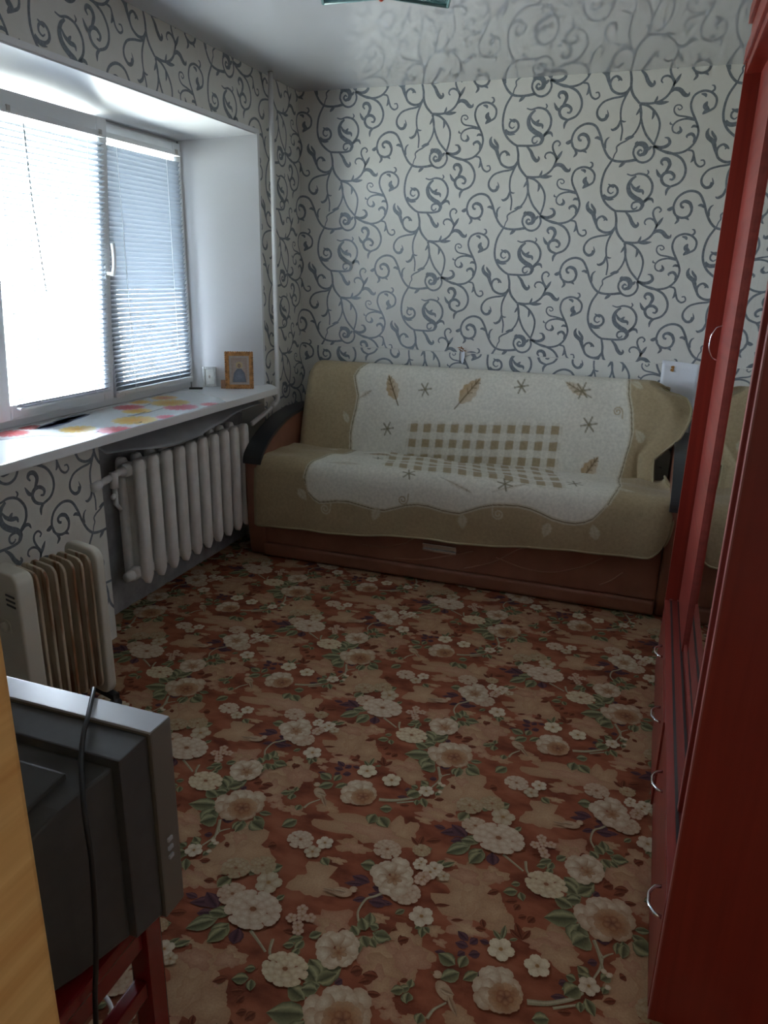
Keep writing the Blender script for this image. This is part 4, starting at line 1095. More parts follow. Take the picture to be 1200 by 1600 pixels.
# seat throw: U = X, V = arc length from the crease
nu, nv = 480, 190
bp = [(-0.392, 0.566), (-0.50, 0.572), (-0.62, 0.582), (-0.72, 0.588), (-0.785, 0.574), (-0.818, 0.530), (-0.828, 0.45), (-0.832, 0.35), (-0.834, 0.19)]
py, pz, ps = arc_profile(bp, nv)
u = np.linspace(0, 1, nu+1)[:, None]*np.ones((1, nv+1))
Xf = 0.098 + u*(2.238-0.098)
Yb, Zb = np.ones((nu+1, 1))*py[None, :], np.ones((nu+1, 1))*pz[None, :]
zbot = 0.192 + (Xf-0.13)*0.0605 + 0.006*np.sin(8*Xf)
fz = np.clip((0.53-Zb)/(0.53-0.19), 0, 1)*(Yb < -0.70)
Zw = np.where(fz > 0, 0.53 - fz*(0.53-zbot), Zb)
dsc = np.where(fz > 0, (0.53-zbot)/(0.53-0.19), 1.0)
V2d = np.where(fz > 0, np.interp(0.53, pz[::-1][:60], ps[::-1][:60])*0 + 0.0, 0.0)
s_edge = float(ps[np.argmax(py <= -0.8175)])
Vs = np.where(fz > 0, s_edge + (0.53-Zw), ps[None, :]*np.ones((nu+1, 1)))
X = Xf.copy(); Yw = Yb.copy()
topm = smooth(-0.80, -0.70, Yb)
endl = np.clip((0.05-(Xf-0.098))/0.05, 0, 1); endr = np.clip((Xf-2.14)/0.098, 0, 1)
Zw += topm*(0.045*endl**2) + topm*0.03*endr**2*smooth(-0.6, -0.42, Yb)
Zw -= smooth(-0.70, -0.80, Yb)*smooth(0.5, 0.57, Zb)*0.02*(endl**2)
Yw += (1-topm)*(0.030*(1-np.sqrt(np.clip(1-endl**2, 0, 1))) + 0.035*(1-np.sqrt(np.clip(1-endr**2, 0, 1))))
X -= endr*0.03*fz*fz
X -= endr**2*0.05*smooth(-0.62, -0.42, Yb)
Zw += 0.05*endr**2*fz**3
crown = 0.012*np.sin(np.pi*np.clip((Xf-0.1)/2.1, 0, 1))
Zw += topm*(0.004*np.sin(9*Xf+14*Yb)+0.0035*np.sin(23*Xf-9*Yb)+0.003*np.sin(31*Yb+4*Xf)) + topm*crown*0.6
Yw += -(1-topm)*(0.006*np.sin(11*Xf+2*Zb)*fz + 0.004*np.sin(27*Xf)*fz)
U, V = Xf.ravel(), Vs.ravel()
col = np.ones((len(U), 3))*OLIVE
mott = 0.5+0.5*np.sin(10*U+3*np.sin(9*V))*np.sin(12*V+2*np.sin(6*U))
col += mott[:, None]*(OLIVE2-OLIVE)*0.5
def vz(z): return s_edge + 0.53 - z
def vy(y): return float(np.interp(-y, -py, ps))
SB = [(0.40, vz(0.50)), (0.426, vz(0.422)), (0.46, vz(0.392)), (0.493, vz(0.377)), (0.54, vz(0.385)), (0.593, vz(0.396)), (0.66, vz(0.40)), (0.739, vz(0.388)), (0.80, vz(0.378)), (0.856, vz(0.376)), (0.91, vz(0.395)), (0.973, vz(0.419)), (1.03, vz(0.43)), (1.085, vz(0.429)), (1.17, vz(0.415)), (1.252, vz(0.412)), (1.30, vz(0.432)), (1.357, vz(0.457)), (1.42, vz(0.475)), (1.482, vz(0.482)), (1.54, vz(0.485)), (1.597, vz(0.478)), (1.65, vz(0.463)), (1.701, vz(0.445)), (1.76, vz(0.434)), (1.812, vz(0.434)), (1.855, vz(0.446)), (1.889, vz(0.466)), (1.92, vz(0.505)), (1.945, vz(0.54))]
LB2 = [(0.0, 0.53), (0.06, 0.52), (vy(-0.60), 0.475), (vy(-0.72), 0.452), (vy(-0.80), 0.418), (vz(0.50), 0.405), (vz(0.45), 0.412), (1.0, 0.43)]
RB2 = [(0.0, 1.972), (vy(-0.50), 1.978), (vy(-0.66), 1.988), (vy(-0.76), 1.975), (vz(0.53), 1.945), (1.0, 1.93)]
bb = interp(U, SB); lb = interp(V, LB2); rb = interp(V, RB2)
inside = smooth(-0.003, 0.003, U-lb)*smooth(-0.003, 0.003, rb-U)*smooth(-0.003, 0.003, bb-V)
blend(col, inside, TCREAM)
col *= (1-0.05*mott*inside)[:, None]
ins2 = (U > lb-0.004) & (U < rb+0.004)
for dist, ok in ((np.abs(V-bb), ins2), (np.abs(U-lb), V < bb+0.004), (np.abs(U-rb), V < bb+0.004)):
    blend(col, smooth(0.013, 0.009, dist)*ok*0.85, BEIGE)
    blend(col, smooth(0.004, 0.002, dist)*ok*0.8, STICK)
cu, cv, pu, pv = 0.86, 0.125, 0.078, 0.098
gx, gz = (U-cu-0.25*(V-0.1))/pu, (V-cv-0.035*(U-cu))/pv
inchk = (gx > -1.5) & (gx < 10.5) & (gz > -1.6) & (gz < 2.45)
ax, az = np.abs(gx-np.round(gx)), np.abs(gz-np.round(gz))
blend(col, inchk*((ax < 0.26) | (az < 0.26))*0.36, BEIGE*0.92)
blend(col, inchk*smooth(0.29, 0.25, ax)*smooth(0.31, 0.26, az), OLIVE*0.92)
autumn_leaf(col, U, V, 0.70, vy(-0.47), 0.14, 0.05, 0.1, 0.8)
autumn_leaf(col, U, V, 0.62, vy(-0.76), 0.16, 0.03, -0.1, 0.25)
autumn_leaf(col, U, V, 1.24, vy(-0.80)+0.02, 0.15, 0.022, 0.35, 0.35)
autumn_leaf(col, U, V, 1.50, vy(-0.80)-0.01, 0.14, 0.022, -0.4, 0.3)
star(col, U, V, 1.78, vy(-0.69), 0.038); star(col, U, V, 1.46, vy(-0.80)-0.02, 0.038); star(col, U, V, 0.97, vy(-0.80)-0.02, 0.034); star(col, U, V, 0.72, vy(-0.56), 0.03)
for uu, z, ang in ((0.392, 0.405, 0.9), (0.81, 0.350, 1.9), (1.271, 0.372, 1.5), (1.682, 0.384, 1.8), (1.903, 0.405, -1.9)):
    pale_leaf(col, U, V, uu, vz(z), 0.078, 0.046, ang)
pale_leaf(col, U, V, 2.02, vy(-0.72), 0.09, 0.03, 0.1); pale_leaf(col, U, V, 0.415, vy(-0.45), 0.07, 0.03, 0.1); pale_leaf(col, U, V, 2.0, vy(-0.5), 0.07, 0.02, 0.1)
curl(col, U, V, 0.527, vz(0.345), 0.030, 1); curl(col, U, V, 0.955, vz(0.445), 0.026, 1, OLIVE*0.9); curl(col, U, V, 1.445, vz(0.432), 0.028, -1)
me = throw_mesh('seat_throw', X, Yw, Zw, col, nu, nv)
stw = me_obj('seat_throw', me, M_THROW)
tag(stw, 'cream and olive velour throw spread over the sofa seat and hanging down in front', 'throw')
tube('hem', [(X[i, nv], Yw[i, nv], Zw[i, nv]) for i in range(0, nu+1, 6)], 0.0055, M_HEM, stw, 8)
tube('hem', [(X[0, j]-0.002, Yw[0, j]-0.002, Zw[0, j]) for j in range(0, nv+1, 5)], 0.0075, M_HEM, stw, 8)
tube('hem', [(X[nu, j]+0.002, Yw[nu, j]-0.002, Zw[nu, j]) for j in range(0, nv+1, 5)], 0.0075, M_HEM, stw, 8)
# ------------------------------------------------------------------ things on the sill
P = Print()
oil = [(0.118, -2.02), (0.05, -2.03), (-0.10, -2.08), (-0.20, -2.26), (-0.272, -2.30), (-0.272, -0.98), (-0.20, -0.915), (-0.10, -0.96), (0.03, -1.02), (0.118, -1.10)]
zc = Z_S + 0.0015
P.fan(oil, (-0.08, -1.55), zc, (0.66, 0.67, 0.66), (0.66, 0.67, 0.66))
def gerbera(x, y, r, c1, c2, z):
    for k in range(16):
        a = 6.283*k/16
        P.petal(x, y, a, r, r*0.34, z+k*0.000012, c2, mixc(c1, c2, 0.3), mixc(c1, (0.66, 0.67, 0.66), 0.35), 0.0)
    P.ellipse(x, y, r*0.24, r*0.24, 0, z+0.0003, c2, mixc(c2, c1, 0.4), 10)
PK, PK2, YL, YL2 = (0.70, 0.16, 0.20), (0.55, 0.10, 0.10), (0.74, 0.52, 0.10), (0.62, 0.28, 0.05)
for x, y, r, a, b in ((0.015, -1.33, 0.085, PK, PK2), (-0.10, -1.25, 0.10, YL, YL2), (0.03, -1.68, 0.10, YL, YL2), (-0.21, -1.14, 0.07, YL, PK2), (0.085, -1.88, 0.075, PK, PK2),
                      (-0.19, -1.44, 0.075, PK, PK2), (-0.10, -1.50, 0.07, YL, YL2), (0.10, -1.56, 0.05, PK, PK2), (0.09, -1.20, 0.05, PK, PK2), (-0.05, -1.93, 0.075, YL, YL2), (-0.22, -2.10, 0.07, PK2, PK2), (-0.24, -1.98, 0.05, PK2, PK2), (-0.235, -1.30, 0.055, YL, YL2)):
    gerbera(x, y, r, a, b, zc+0.0002)
for x, y, l in ((-0.04, -1.50, 0.22), (-0.055, -1.56, 0.12), (0.05, -1.96, 0.06), (0.075, -1.72, 0.05), (-0.16, -1.38, 0.12)):
    P.ribbon([(x, y-l/2), (x+0.008, y), (x, y+l/2)], [0.004]*3, zc+0.0007, (0.14, 0.14, 0.15))
for x, y, l in ((-0.215, -1.82, 0.34), (-0.19, -1.90, 0.20), (-0.24, -1.76, 0.22)):
    P.ellipse(x, y, 0.030, l/2, 0.1, zc+0.0008, (0.10, 0.12, 0.22), (0.26, 0.28, 0.36), 14)
me = P.mesh('printed_oilcloth', clip=[((0.118, 0, 0), (1, 0, 0)), ((-0.272, 0, 0), (-1, 0, 0))])
b = len(oil)
oc = me_obj('printed_oilcloth', me, M_OIL)
tag(oc, 'white oilcloth printed with pink and yellow flowers lying on the window sill', 'tablecloth')
prism('cloth_backing', oil, 2, Z_S, Z_S+0.0012, M_PAPERW, oc)

def picture(name, label, cat, loc, rotz, lean, w, h, fw, m_frame, bead, art):
    t = thing(name, label, cat, loc, rotz)
    t.rotation_euler = (math.radians(lean), 0, rotz)
    d = 0.016
    for nm, lo, hi in (('frame_side', (-w/2, -d/2, 0), (-w/2+fw, d/2, h)), ('frame_side', (w/2-fw, -d/2, 0), (w/2, d/2, h)),
                       ('frame_rail', (-w/2+fw, -d/2, 0), (w/2-fw, d/2, fw)), ('frame_rail', (-w/2+fw, -d/2, h-fw), (w/2-fw, d/2, h))):
        box(nm, lo, hi, m_frame, t, 0.003)
    if bead:
        bm = bmesh.new()
        n = int(w/0.012)
        for k in range(n):
            x = -w/2+0.006 + k*(w-0.012)/(n-1)
            for z in (h-0.003, 0.004):
                bmesh.ops.create_icosphere(bm, subdivisions=1, radius=0.0062, matrix=Matrix.Translation((x, -d/2-0.001, z)))
        n = int(h/0.012)
        for k in range(n):
            z = 0.006 + k*(h-0.012)/(n-1)
            for x in (-w/2+0.004, w/2-0.004):
                bmesh.ops.create_icosphere(bm, subdivisions=1, radius=0.0062, matrix=Matrix.Translation((x, -d/2-0.001, z)))
        bm_obj('beading', bm, m_frame, t, True)
    box('backing_board', (-w/2+fw*0.8, -d/2+0.006, fw*0.8), (w/2-fw*0.8, d/2-0.002, h-fw*0.8), M_PAPERW, t)
    Q = Print()
    art(Q, w-2*fw, h-2*fw)
    me = Q.mesh('picture_print')
    for v in me.vertices:
        v.co = Vector((v.co.x, -d/2+0.005-v.co.z, v.co.y+h/2))
    me_obj('picture_print', me, M_ICON, t)
    return t
def art_a(Q, w, h):
    a, b = w/2, h/2
    Q.fan([(-a, -b), (a, -b), (a, b), (-a, b)], (0, 0), 0, (0.44, 0.36, 0.30), (0.40, 0.35, 0.32))
    Q.fan([(-a*0.78, -b*0.86), (a*0.78, -b*0.86), (a*0.78, b*0.86), (-a*0.78, b*0.86)], (0, 0), 0.0003, (0.50, 0.42, 0.36), (0.36, 0.27, 0.22))
    Q.ellipse(0, b*0.36, a*0.34, a*0.34, 0, 0.0005, (0.55, 0.46, 0.30), (0.50, 0.38, 0.20), 16)
    Q.fan([(-a*0.7, -b*0.84), (a*0.7, -b*0.84), (a*0.55, -b*0.2), (a*0.2, b*0.12), (-a*0.2, b*0.12), (-a*0.55, -b*0.2)], (0, -b*0.4), 0.0007, (0.22, 0.24, 0.28), (0.13, 0.14, 0.18))
    Q.ellipse(0, b*0.32, a*0.16, a*0.22, 0, 0.0009, (0.36, 0.25, 0.18), (0.20, 0.13, 0.09), 12)
def art_b(Q, w, h):
    a, b = w/2, h/2
    Q.fan([(-a, -b), (a, -b), (a, b), (-a, b)], (0, 0), 0, (0.50, 0.51, 0.47), (0.44, 0.45, 0.42))
    Q.ellipse(0, 0, a*0.5, b*0.62, 0, 0.0003, (0.42, 0.42, 0.38), (0.52, 0.53, 0.49), 14)
    Q.ellipse(0, 0, a*0.22, b*0.22, 0, 0.0005, (0.14, 0.11, 0.09), (0.25, 0.22, 0.18), 9)
picture('picture_frame', 'beaded gold picture frame with a small dark figure standing at the sill end', 'picture frame', (-0.035, -0.706, Z_S+0.003), math.radians(27.5), -7, 0.150, 0.196, 0.022, M_GOLD, True, art_a)
picture('icon_frame', 'small silver framed picture leaning against the window reveal', 'picture frame', (-0.213, -0.722, Z_S+0.003), math.radians(27.5), -6, 0.072, 0.108, 0.013, M_SILVER, False, art_b)
bk = box('black_case', (-0.035, -0.016, 0), (0.035, 0.016, 0.008), M_BLACK, None, 0.003)
bk.location = (-0.243, -0.812, Z_S+0.0005); bk.rotation_euler = (0, 0, 0.5)
tag(bk, 'flat black case lying on the sill below the silver frame', 'case')
bl = box('wooden_block', (-0.011, -0.008, 0), (0.011, 0.008, 0.045), mat('brown_wood_block', (0.30, 0.15, 0.08), 0.5, var=0.15, vscale=60), None, 0.002)
bl.location = (-0.128, -0.722, Z_S+0.0005); bl.rotation_euler = (0, 0, 0.4)
tag(bl, 'tiny brown wooden block beside the gold picture frame', 'block')

# ------------------------------------------------------------------ wall details behind the sofa
bm = bmesh.new()
nx, nz = 10, 8
grid = {}
for i in range(nx+1):
    for j in range(nz+1):
        x = 2.112 + i/nx*0.185; z = 0.86 + j/nz*0.272 - 0.012*(i/nx)
        y = -0.020 - 0.018*(i/nx)**2*(j/nz) - 0.004*math.sin(5*i/nx+3*j/nz)
        grid[i, j] = bm.verts.new((x, y, z))
for i in range(nx):
    for j in range(nz):
        bm.faces.new((grid[i, j], grid[i+1, j], grid[i+1, j+1], grid[i, j+1]))
ps_ = bm_obj('paper_sheet', bm, M_PAPERW, None, True)
md = ps_.modifiers.new('thick', 'SOLIDIFY'); md.thickness = 0.0015
tag(ps_, 'white glossy paper sheet on the wall behind the right end of the sofa', 'paper')
st = Print(); rr = random.Random(3)
st.ellipse(2.166, 1.098, 0.010, 0.008, 0.3, 0, (0.34, 0.16, 0.04), (0.30, 0.14, 0.05), 9, 0.3, rr)
st.ellipse(2.164, 1.083, 0.009, 0.008, 0.1, 0, (0.40, 0.20, 0.05), (0.34, 0.16, 0.05), 9, 0.3, rr)
me = st.mesh('rust_stain')
for v in me.vertices: v.co = Vector((v.co.x, -0.0285, v.co.y))
me_obj('rust_stain', me, M_ICON, ps_)

tr = thing('torn_wallpaper', 'torn curl of wallpaper with rusty edges above the sofa back', 'wallpaper scrap', (1.031, -0.014, 1.10))
rr = random.Random(5)
bm = bmesh.new()
for k in range(7):
    a = rr.uniform(0.2, 2.9); l = rr.uniform(0.014, 0.035)
    z0 = rr.uniform(0.015, 0.035)
    A = bm.verts.new((-0.004, -0.002, z0)); B = bm.verts.new((0.004, -0.003, z0+0.004))
    Cc = bm.verts.new((l*math.cos(a)*1.4, -0.010-rr.uniform(0, 0.012), z0+l*math.sin(a)*0.6))
    D = bm.verts.new((l*math.cos(a)*0.7-0.002, -0.010, z0+l*math.sin(a)*0.4+0.006))
    bm.faces.new((A, B, Cc)); bm.faces.new((A, Cc, D))
bm_obj('rusty_shred', bm, M_RUST, tr)
bm = bmesh.new()
A = [(-0.012, -0.003, 0.02), (0.010, -0.006, 0.028), (0.012, -0.012, -0.012), (0.003, -0.009, -0.050), (-0.008, -0.005, -0.042)]
bm.faces.new([bm.verts.new(a) for a in A])
bm_obj('white_flap', bm, M_PAPERW, tr)
tube('dark_tear', [(-0.016, -0.004, 0.030), (-0.020, -0.004, 0.0), (-0.017, -0.004, -0.048)], 0.0025, M_SCROLL, tr, 6)
tube('crease_line', [(0.0, -0.0035, -0.012), (0.05, -0.003, 0.004), (0.09, -0.003, 0.012)], 0.0012, M_SCROLL, tr, 6)

# ------------------------------------------------------------------ oil-filled heater
ht = thing('oil_heater', 'cream oil-filled electric heater with rust-streaked fins by the window', 'heater', (0.238, -2.448, 0.0), math.radians(-15))
HZ0, HZ1 = 0.085, 0.618
def plate(w, z0, z1, r, n=6, top_arch=0.0):
    """rounded rectangle outline in XZ."""
    out = []
    for cx, cz, a0 in ((w/2-r, z1-r, 0), (-w/2+r, z1-r, 90), (-w/2+r, z0+r, 180), (w/2-r, z0+r, 270)):
        for k in range(n+1):
            a = math.radians(a0+90*k/n)
            out.append((cx+r*math.cos(a), cz+r*math.sin(a)+ (top_arch*(1-((cx)/(w/2))**2) if cz > 0.3 else 0)))
    return out
prism('end_panel', plate(0.188, HZ0-0.03, HZ1, 0.045), 1, 0.115, 0.148, M_HEATEND, ht, 0.010, 3, True)
prism('control_panel', plate(0.176, HZ0-0.03, HZ1-0.006, 0.035), 1, -0.165, -0.105, M_HEATEND, ht, 0.010, 3, True)
for k in range(7):
    y = -0.090 + k*0.032
    f = prism('fin', plate(0.150, HZ0, HZ1-0.022, 0.035), 1, y, y+0.010, M_FIN, ht, 0.002, 1)
    prism('fin_web', plate(0.050, HZ0+0.03, HZ1-0.06, 0.02), 1, y-0.010, y+0.018, M_FIN, f, 0.004, 1)
for k in range(3):
    box('vent_slot', (0.020, -0.1675, 0.500+k*0.017), (0.070, -0.1640, 0.506+k*0.017), M_BLACK, ht)
sw = prism('dial_recess', plate(0.050, 0.395, 0.445, 0.012), 1, -0.168, -0.1645, M_HEATEND, ht, 0.001, 1)
tube('thermostat_dial', [(0, -0.168, 0.42), (0, -0.180, 0.42)], 0.017, M_HEATEND, ht, 16)
for y in (-0.13, 0.13):
    box('foot_bar', (-0.11, y-0.014, 0.040), (0.11, y+0.014, 0.062), M_BLACK, ht, 0.004)
    for x in (-0.10, 0.10):
        tube('castor', [(x-0.010, y, 0.021), (x+0.010, y, 0.021)], 0.021, M_BLACK, ht, 14)

# ------------------------------------------------------------------ television on a red stool
TX1, TY, TZ1, TZ0 = 1.374, -3.352, 0.822, 0.442
TX0 = TX1-0.50
tv = thing('crt_television', 'silver and dark grey tube television seen from behind', 'television', ((TX0+TX1)/2, TY-0.18, TZ0))
def tl_(x, y, z): return (x-(TX0+TX1)/2, y-(TY-0.18), z-TZ0)
def loft(name, rings, m, parent, bevel=0.006, smooth=False):
    bm = bmesh.new()
    R = [[bm.verts.new(tl_(*p)) for p in ring] for ring in rings]
    for A, B in zip(R, R[1:]):
        n = len(A)
        for k in range(n):
            bm.faces.new((A[k], A[(k+1) % n], B[(k+1) % n], B[k]))
    bm.faces.new(R[0][::-1]); bm.faces.new(R[-1])
    bmesh.ops.recalc_face_normals(bm, faces=bm.faces[:])
    if bevel:
        bmesh.ops.bevel(bm, geom=bm.edges[:], offset=bevel, segments=2, affect='EDGES', profile=0.7)
    return bm_obj(name, bm, m, parent, smooth)
def rect(y, x0, x1, z0, z1): return [(x0, y, z0), (x1, y, z0), (x1, y, z1), (x0, y, z1)]
loft('bezel', [rect(TY, TX0, TX1, TZ0+0.002, TZ1), rect(TY-0.052, TX0+0.001, TX1-0.001, TZ0+0.002, TZ1-0.001)], M_TVSHADE, tv, 0.004)
box('bezel_lit_top', tl_(TX0+0.002, TY-0.0515, TZ1-0.004), tl_(TX1-0.002, TY-0.001, TZ1+0.0016), M_TVGREY, tv, 0.001)  # silver sheet added for the lit top of the darkened bezel
box('screen', tl_(TX0+0.05, TY-0.004, TZ0+0.06), tl_(TX1-0.05, TY+0.003, TZ1-0.04), M_BLACK, tv, 0.002)
loft('mid_housing', [rect(TY-0.0525, TX0+0.008, TX1-0.008, TZ0+0.010, TZ1-0.006), rect(TY-0.112, TX0+0.016, TX1-0.016, TZ0+0.012, TZ1-0.016)], M_TVDARK, tv, 0.003)
loft('rear_hull', [rect(TY-0.112, TX0+0.050, TX1-0.030, TZ0+0.012, TZ1-0.030), rect(TY-0.20, TX0+0.075, TX1-0.055, TZ0+0.014, TZ1-0.050), rect(TY-0.36, TX0+0.13, TX1-0.11, TZ0+0.030, TZ1-0.125)], M_TVDARK, tv, 0.005)
loft('rear_cap', [rect(TY-0.15, TX0+0.10, TX1-0.085, TZ1-0.045, TZ1-0.028), rect(TY-0.30, TX0+0.135, TX1-0.12, TZ1-0.11, TZ1-0.070)], M_TVDARK, tv, 0.004)
for k in range(3):
    box('side_button', tl_(TX1-0.001, TY-0.034, TZ0+0.115+k*0.018), tl_(TX1+0.003, TY-0.022, TZ0+0.122+k*0.018), M_TVGREY, tv, 0.0005)
cb = thing('television_cable', 'black cable hanging over the back of the television', 'cable', (1.27, -3.4, 0.8))
cpts = spline([(1.196, -3.330, 0.820), (1.214, -3.347, 0.832), (1.253, -3.406, 0.829), (1.272, -3.440, 0.820), (1.292, -3.470, 0.806), (1.322, -3.505, 0.794), (1.356, -3.542, 0.770), (1.366, -3.550, 0.70), (1.362, -3.552, 0.60), (1.352, -3.552, 0.50), (1.344, -3.556, 0.42), (1.342, -3.565, 0.30), (1.345, -3.58, 0.12), (1.35, -3.62, 0.010), (1.36, -3.70, 0.008)], 6)
tube('cord', [tuple(np.array(q)-np.array((1.27, -3.4, 0.8))) for q in cpts], 0.0042, M_BLACK, cb, 8)

stool = thing('red_stool', 'red lacquered wooden stool carrying the television', 'stool', (1.09, -3.535, 0))
def so(x, y, z): return (x-1.09, y+3.535, z)
SXa, SXb, SYa, SYb = 0.86, 1.325, -3.71, -3.362
box('seat', so(SXa-0.02, SYa-0.005, 0.412), so(SXb+0.004, SYb+0.004, 0.440), M_STOOL, stool, 0.006)
for x in (SXa, SXb-0.042):
    for y in (SYa, SYb-0.042):
        box('leg', so(x, y, 0.004), so(x+0.042, y+0.042, 0.412), M_STOOL, stool, 0.004)
for x in (SXa+0.010, SXb-0.034):
    box('apron', so(x, SYa+0.042, 0.352), so(x+0.024, SYb-0.042, 0.412), M_STOOL, stool, 0.002)
    box('stretcher', so(x, SYa+0.042, 0.235), so(x+0.026, SYb-0.042, 0.272), M_STOOL, stool, 0.004)
for y in (SYa+0.010, SYb-0.034):
    box('apron', so(SXa+0.042, y, 0.352), so(SXb-0.042, y+0.024, 0.412), M_STOOL, stool, 0.002)
wc = thing('power_cord', 'white power cord on the carpet under the red stool', 'cable', (1.2, -3.5, 0))
wp_ = spline([(0.96, -3.33, 0.007), (1.037, -3.306, 0.020), (1.08, -3.296, 0.026), (1.117, -3.305, 0.024), (1.15, -3.325, 0.012), (1.185, -3.355, 0.007), (1.20, -3.45, 0.007)], 8)
tube('cord', [tuple(np.array(q)-np.array((1.2, -3.5, 0))) for q in wp_], 0.005, M_WHITE, wc, 8)

# ------------------------------------------------------------------ open pine door at the left edge
door = box('door_1', (-0.020, -0.80, 0.0), (0.020, 0.0, 2.02), M_PINE, None, 0.004)
door.location = (1.636, -3.895, 0.012)
struct(door)
door['label'] = 'pale pine door leaf standing open at the left'
bm = bmesh.new()
for z in (0.25, 1.75):
    add_tube(bm, [(0.0, -0.806, z-0.05), (0.0, -0.806, z+0.05)], 0.007, 10)
bm_obj('hinge', bm, M_CHROME, door, True)

# ------------------------------------------------------------------ red wall unit
UX, UYF, UYN = 2.224, -1.30, -2.915
UZC = 0.322
wu = thing('wall_unit', 'red mahogany wall unit with drawers and mirrored sliding doors', 'cabinet', (UX, (UYF+UYN)/2, 0))
def ul(x, y, z): return (x-UX, y-(UYF+UYN)/2, z)
XB = RX-0.006
UT = 2.20
box('end_panel', ul(UX, UYN, 0.002), ul(XB, UYN+0.018, UT), M_RED, wu, 0.0012)
box('lit_edge', ul(UX-0.0012, UYN-0.0006, 0.002), ul(UX+0.0016, UYN+0.0186, UT), M_PINK, wu)  # paler strip stands for light on the panel's front edge
box('far_panel', ul(UX, UYF-0.018, UZC), ul(XB, UYF, UT), M_RED, wu, 0.0012)
box('base_carcass', ul(UX+0.022, UYN+0.018, 0.06), ul(XB, UYF-0.0, UZC-0.018), M_REDH, wu)
box('toe_board', ul(UX+0.045, UYN+0.018, 0.002), ul(UX+0.063, UYF-0.002, 0.06), M_REDH, wu)
box('back_panel', ul(XB-0.006, UYN+0.018, UZC), ul(XB, UYF-0.018, UT), M_RED, wu)
top = box('counter_top', ul(UX-0.002, UYN+0.018, UZC-0.018), ul(XB, UYF+0.002, UZC), M_REDH, wu, 0.0015)
for x in (UX+0.018, UX+0.046):
    box('slide_rail', ul(x, UYN+0.02, UZC-0.0005), ul(x+0.007, UYF-0.020, UZC+0.0022), M_GROOVE, top)
    box('rail_stop', ul(x-0.002, UYF-0.030, UZC), ul(x+0.009, UYF-0.0185, UZC+0.006), M_PINK, top)
dy = (UYF-0.0-(UYN+0.02))/4
def bow_handle(parent, y0, y1, x, z0, z1, depth, r=0.0034):
    pts = [(x, y0, z0)] + [tuple(q) for q in spline([(x-depth*0.55, y0+(y1-y0)*0.06, z0+(z1-z0)*0.06), (x-depth, y0+(y1-y0)*0.3, z0+(z1-z0)*0.3), (x-depth*1.05, (y0+y1)/2, (z0+z1)/2), (x-depth, y0+(y1-y0)*0.7, z0+(z1-z0)*0.7), (x-depth*0.55, y0+(y1-y0)*0.94, z0+(z1-z0)*0.94)], 5)] + [(x, y1, z1)]
    h = tube('handle', [ul(*p) for p in pts], r, M_CHROME, parent, 8)
    h['label'] = 'chrome bow handle'
for k, yc in enumerate((-1.62, -2.06, -2.40, -2.83)):
    y0, y1 = [(-1.302, -1.80), (-1.804, -2.20), (-2.204, -2.60), (-2.604, -2.895)][k]
    off = [0.0, 0.006, 0.0, 0.003][k]
    d = box('drawer', ul(UX-off, y1, 0.014), ul(UX+0.020-off, y0, UZC-0.020), M_REDH, wu, 0.0015)
    bow_handle(d, yc-0.045, yc+0.045, UX-off, 0.243, 0.243, 0.026, 0.0042)
# sliding mirrored doors set back from the front edge
MX = UX+0.060
UD = UT-0.02
for nm, y0, y1 in (('far', UYF-0.022, -2.10), ('near', -2.101, UYN+0.04)):
    xo = MX
    dr = box('mirror_door', ul(xo, min(y0, y1), UZC+0.003), ul(xo+0.004, max(y0, y1), UD), M_MIRROR, wu)
    if nm == 'far':
        box('door_stile', ul(xo-0.010, y0-0.44, UZC+0.003), ul(xo+0.004, y0, UD), M_REDH, dr)
        bow_handle(dr, -1.335, -1.335, xo-0.010, 1.265, 1.385, 0.030, 0.0026)
    box('door_rail', ul(xo-0.004, min(y0, y1), UZC+0.003), ul(xo+0.006, max(y0, y1), UZC+0.030), M_REDH, dr)
np_ = box('inner_post', ul(UX+0.024, -2.62, UZC+0.001), ul(UX+0.055, -2.60, UD), M_RED, wu, 0.0008)
box('lit_edge', ul(UX+0.0225, -2.6205, UZC+0.001), ul(UX+0.0245, -2.5995, UD), M_PINK, wu)  # lit edge of the post, painted as a paler strip
# cornice
for i, (xo, z0, z1) in enumerate(((0.004, UT-0.030, UT), (-0.006, UT, UT+0.050), (0.003, UT+0.050, UT+0.115), (-0.009, UT+0.115, UT+0.165))):
    box('cornice_step', ul(UX+xo, UYN+0.03+xo*0, z0), ul(XB, UYF-xo*0.5, z1), M_RED, wu, 0.003)

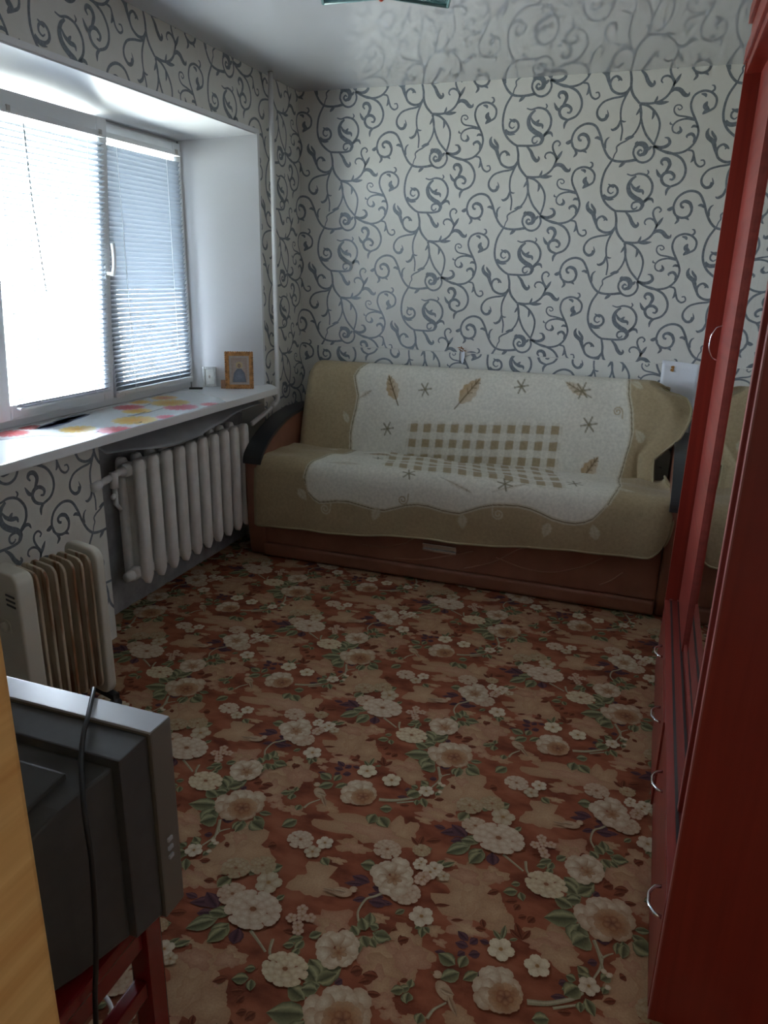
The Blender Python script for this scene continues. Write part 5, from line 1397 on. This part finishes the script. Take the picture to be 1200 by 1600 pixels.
# ------------------------------------------------------------------ ceiling lamp
lp = thing('ceiling_lamp', 'square teal glass ceiling lamp with a small red knob', 'ceiling lamp', (1.134, -1.709, RH))
LS, LH = 0.211, 0.076
bm = bmesh.new()
N = 16
g = {}
for i in range(N+1):
    for j in range(N+1):
        a, b = i/N*2-1, j/N*2-1
        droop = 0.018*(abs(a)**2.5 + abs(b)**2.5)*0.5 - 0.030*(max(abs(a), abs(b)) > 0.99)*0
        g[i, j] = bm.verts.new((a*LS, b*LS, -LH - 0.024*(abs(a*b))**2))
for i in range(N):
    for j in range(N):
        bm.faces.new((g[i, j], g[i+1, j], g[i+1, j+1], g[i, j+1]))
gl = bm_obj('glass_shade', bm, M_TEAL, lp, True)
gl.rotation_euler = (0, 0, 0.35)
md = gl.modifiers.new('thick', 'SOLIDIFY'); md.thickness = 0.006
edge = [(x*LS, y*LS, -LH-0.024) for x, y in ((-1, -1), (1, -1), (1, 1), (-1, 1), (-1, -1))]
rim = bmesh.new()
for p, q in zip(edge, edge[1:]):
    add_tube(rim, [p, tuple((np.array(p)+np.array(q))/2+np.array((0, 0, 0.022))), q], 0.006, 8)
gr_ = bm_obj('glass_rim', rim, mat('teal_glass_edge', (0.16, 0.28, 0.29), 0.15), lp, True)
gr_.rotation_euler = (0, 0, 0.35)
tube('mount', [(0, 0, -0.002), (0, 0, -0.03)], [0.06, 0.055], M_CHROME, lp, 20)
tube('lamp_holder', [(0, 0, -0.03), (0, 0, -0.062)], 0.02, M_PVC, lp, 14)
knob = tube('edge_knob', [(-0.076, 0.165, -0.070), (-0.076, 0.165, -0.086), (-0.076, 0.165, -0.094), (-0.076, 0.165, -0.100)], [0.008, 0.013, 0.011, 0.004], mat('red_knob', (0.35, 0.04, 0.02), 0.3), lp, 12)
knob['label'] = 'small red knob'

# ------------------------------------------------------------------ fill lamp added out of view in the hallway, brightens camera-facing sides
hl = thing('hall_fill_lamp', 'added round white fill lamp, unseen in the hallway outside the door', 'ceiling lamp', (2.05, RY-0.75, RH))
tube('mount', [(0, 0, -0.001), (0, 0, -0.03)], [0.09, 0.09], M_PVC, hl, 20)
sh = bpy.data.materials.new('fill_lamp_glass'); sh.use_nodes = True
_e = sh.node_tree.nodes['Principled BSDF']
_e.inputs['Base Color'].default_value = (0.9, 0.88, 0.82, 1)
_e.inputs['Emission Color'].default_value = (1.0, 0.86, 0.68, 1)
_e.inputs['Emission Strength'].default_value = HALL_FILL
tube('glass_shade', [(0, 0, -0.03), (0, 0, -0.05), (0, 0, -0.10), (0, 0, -0.14), (0, 0, -0.155)], [0.10, 0.15, 0.16, 0.12, 0.05], sh, hl, 24)
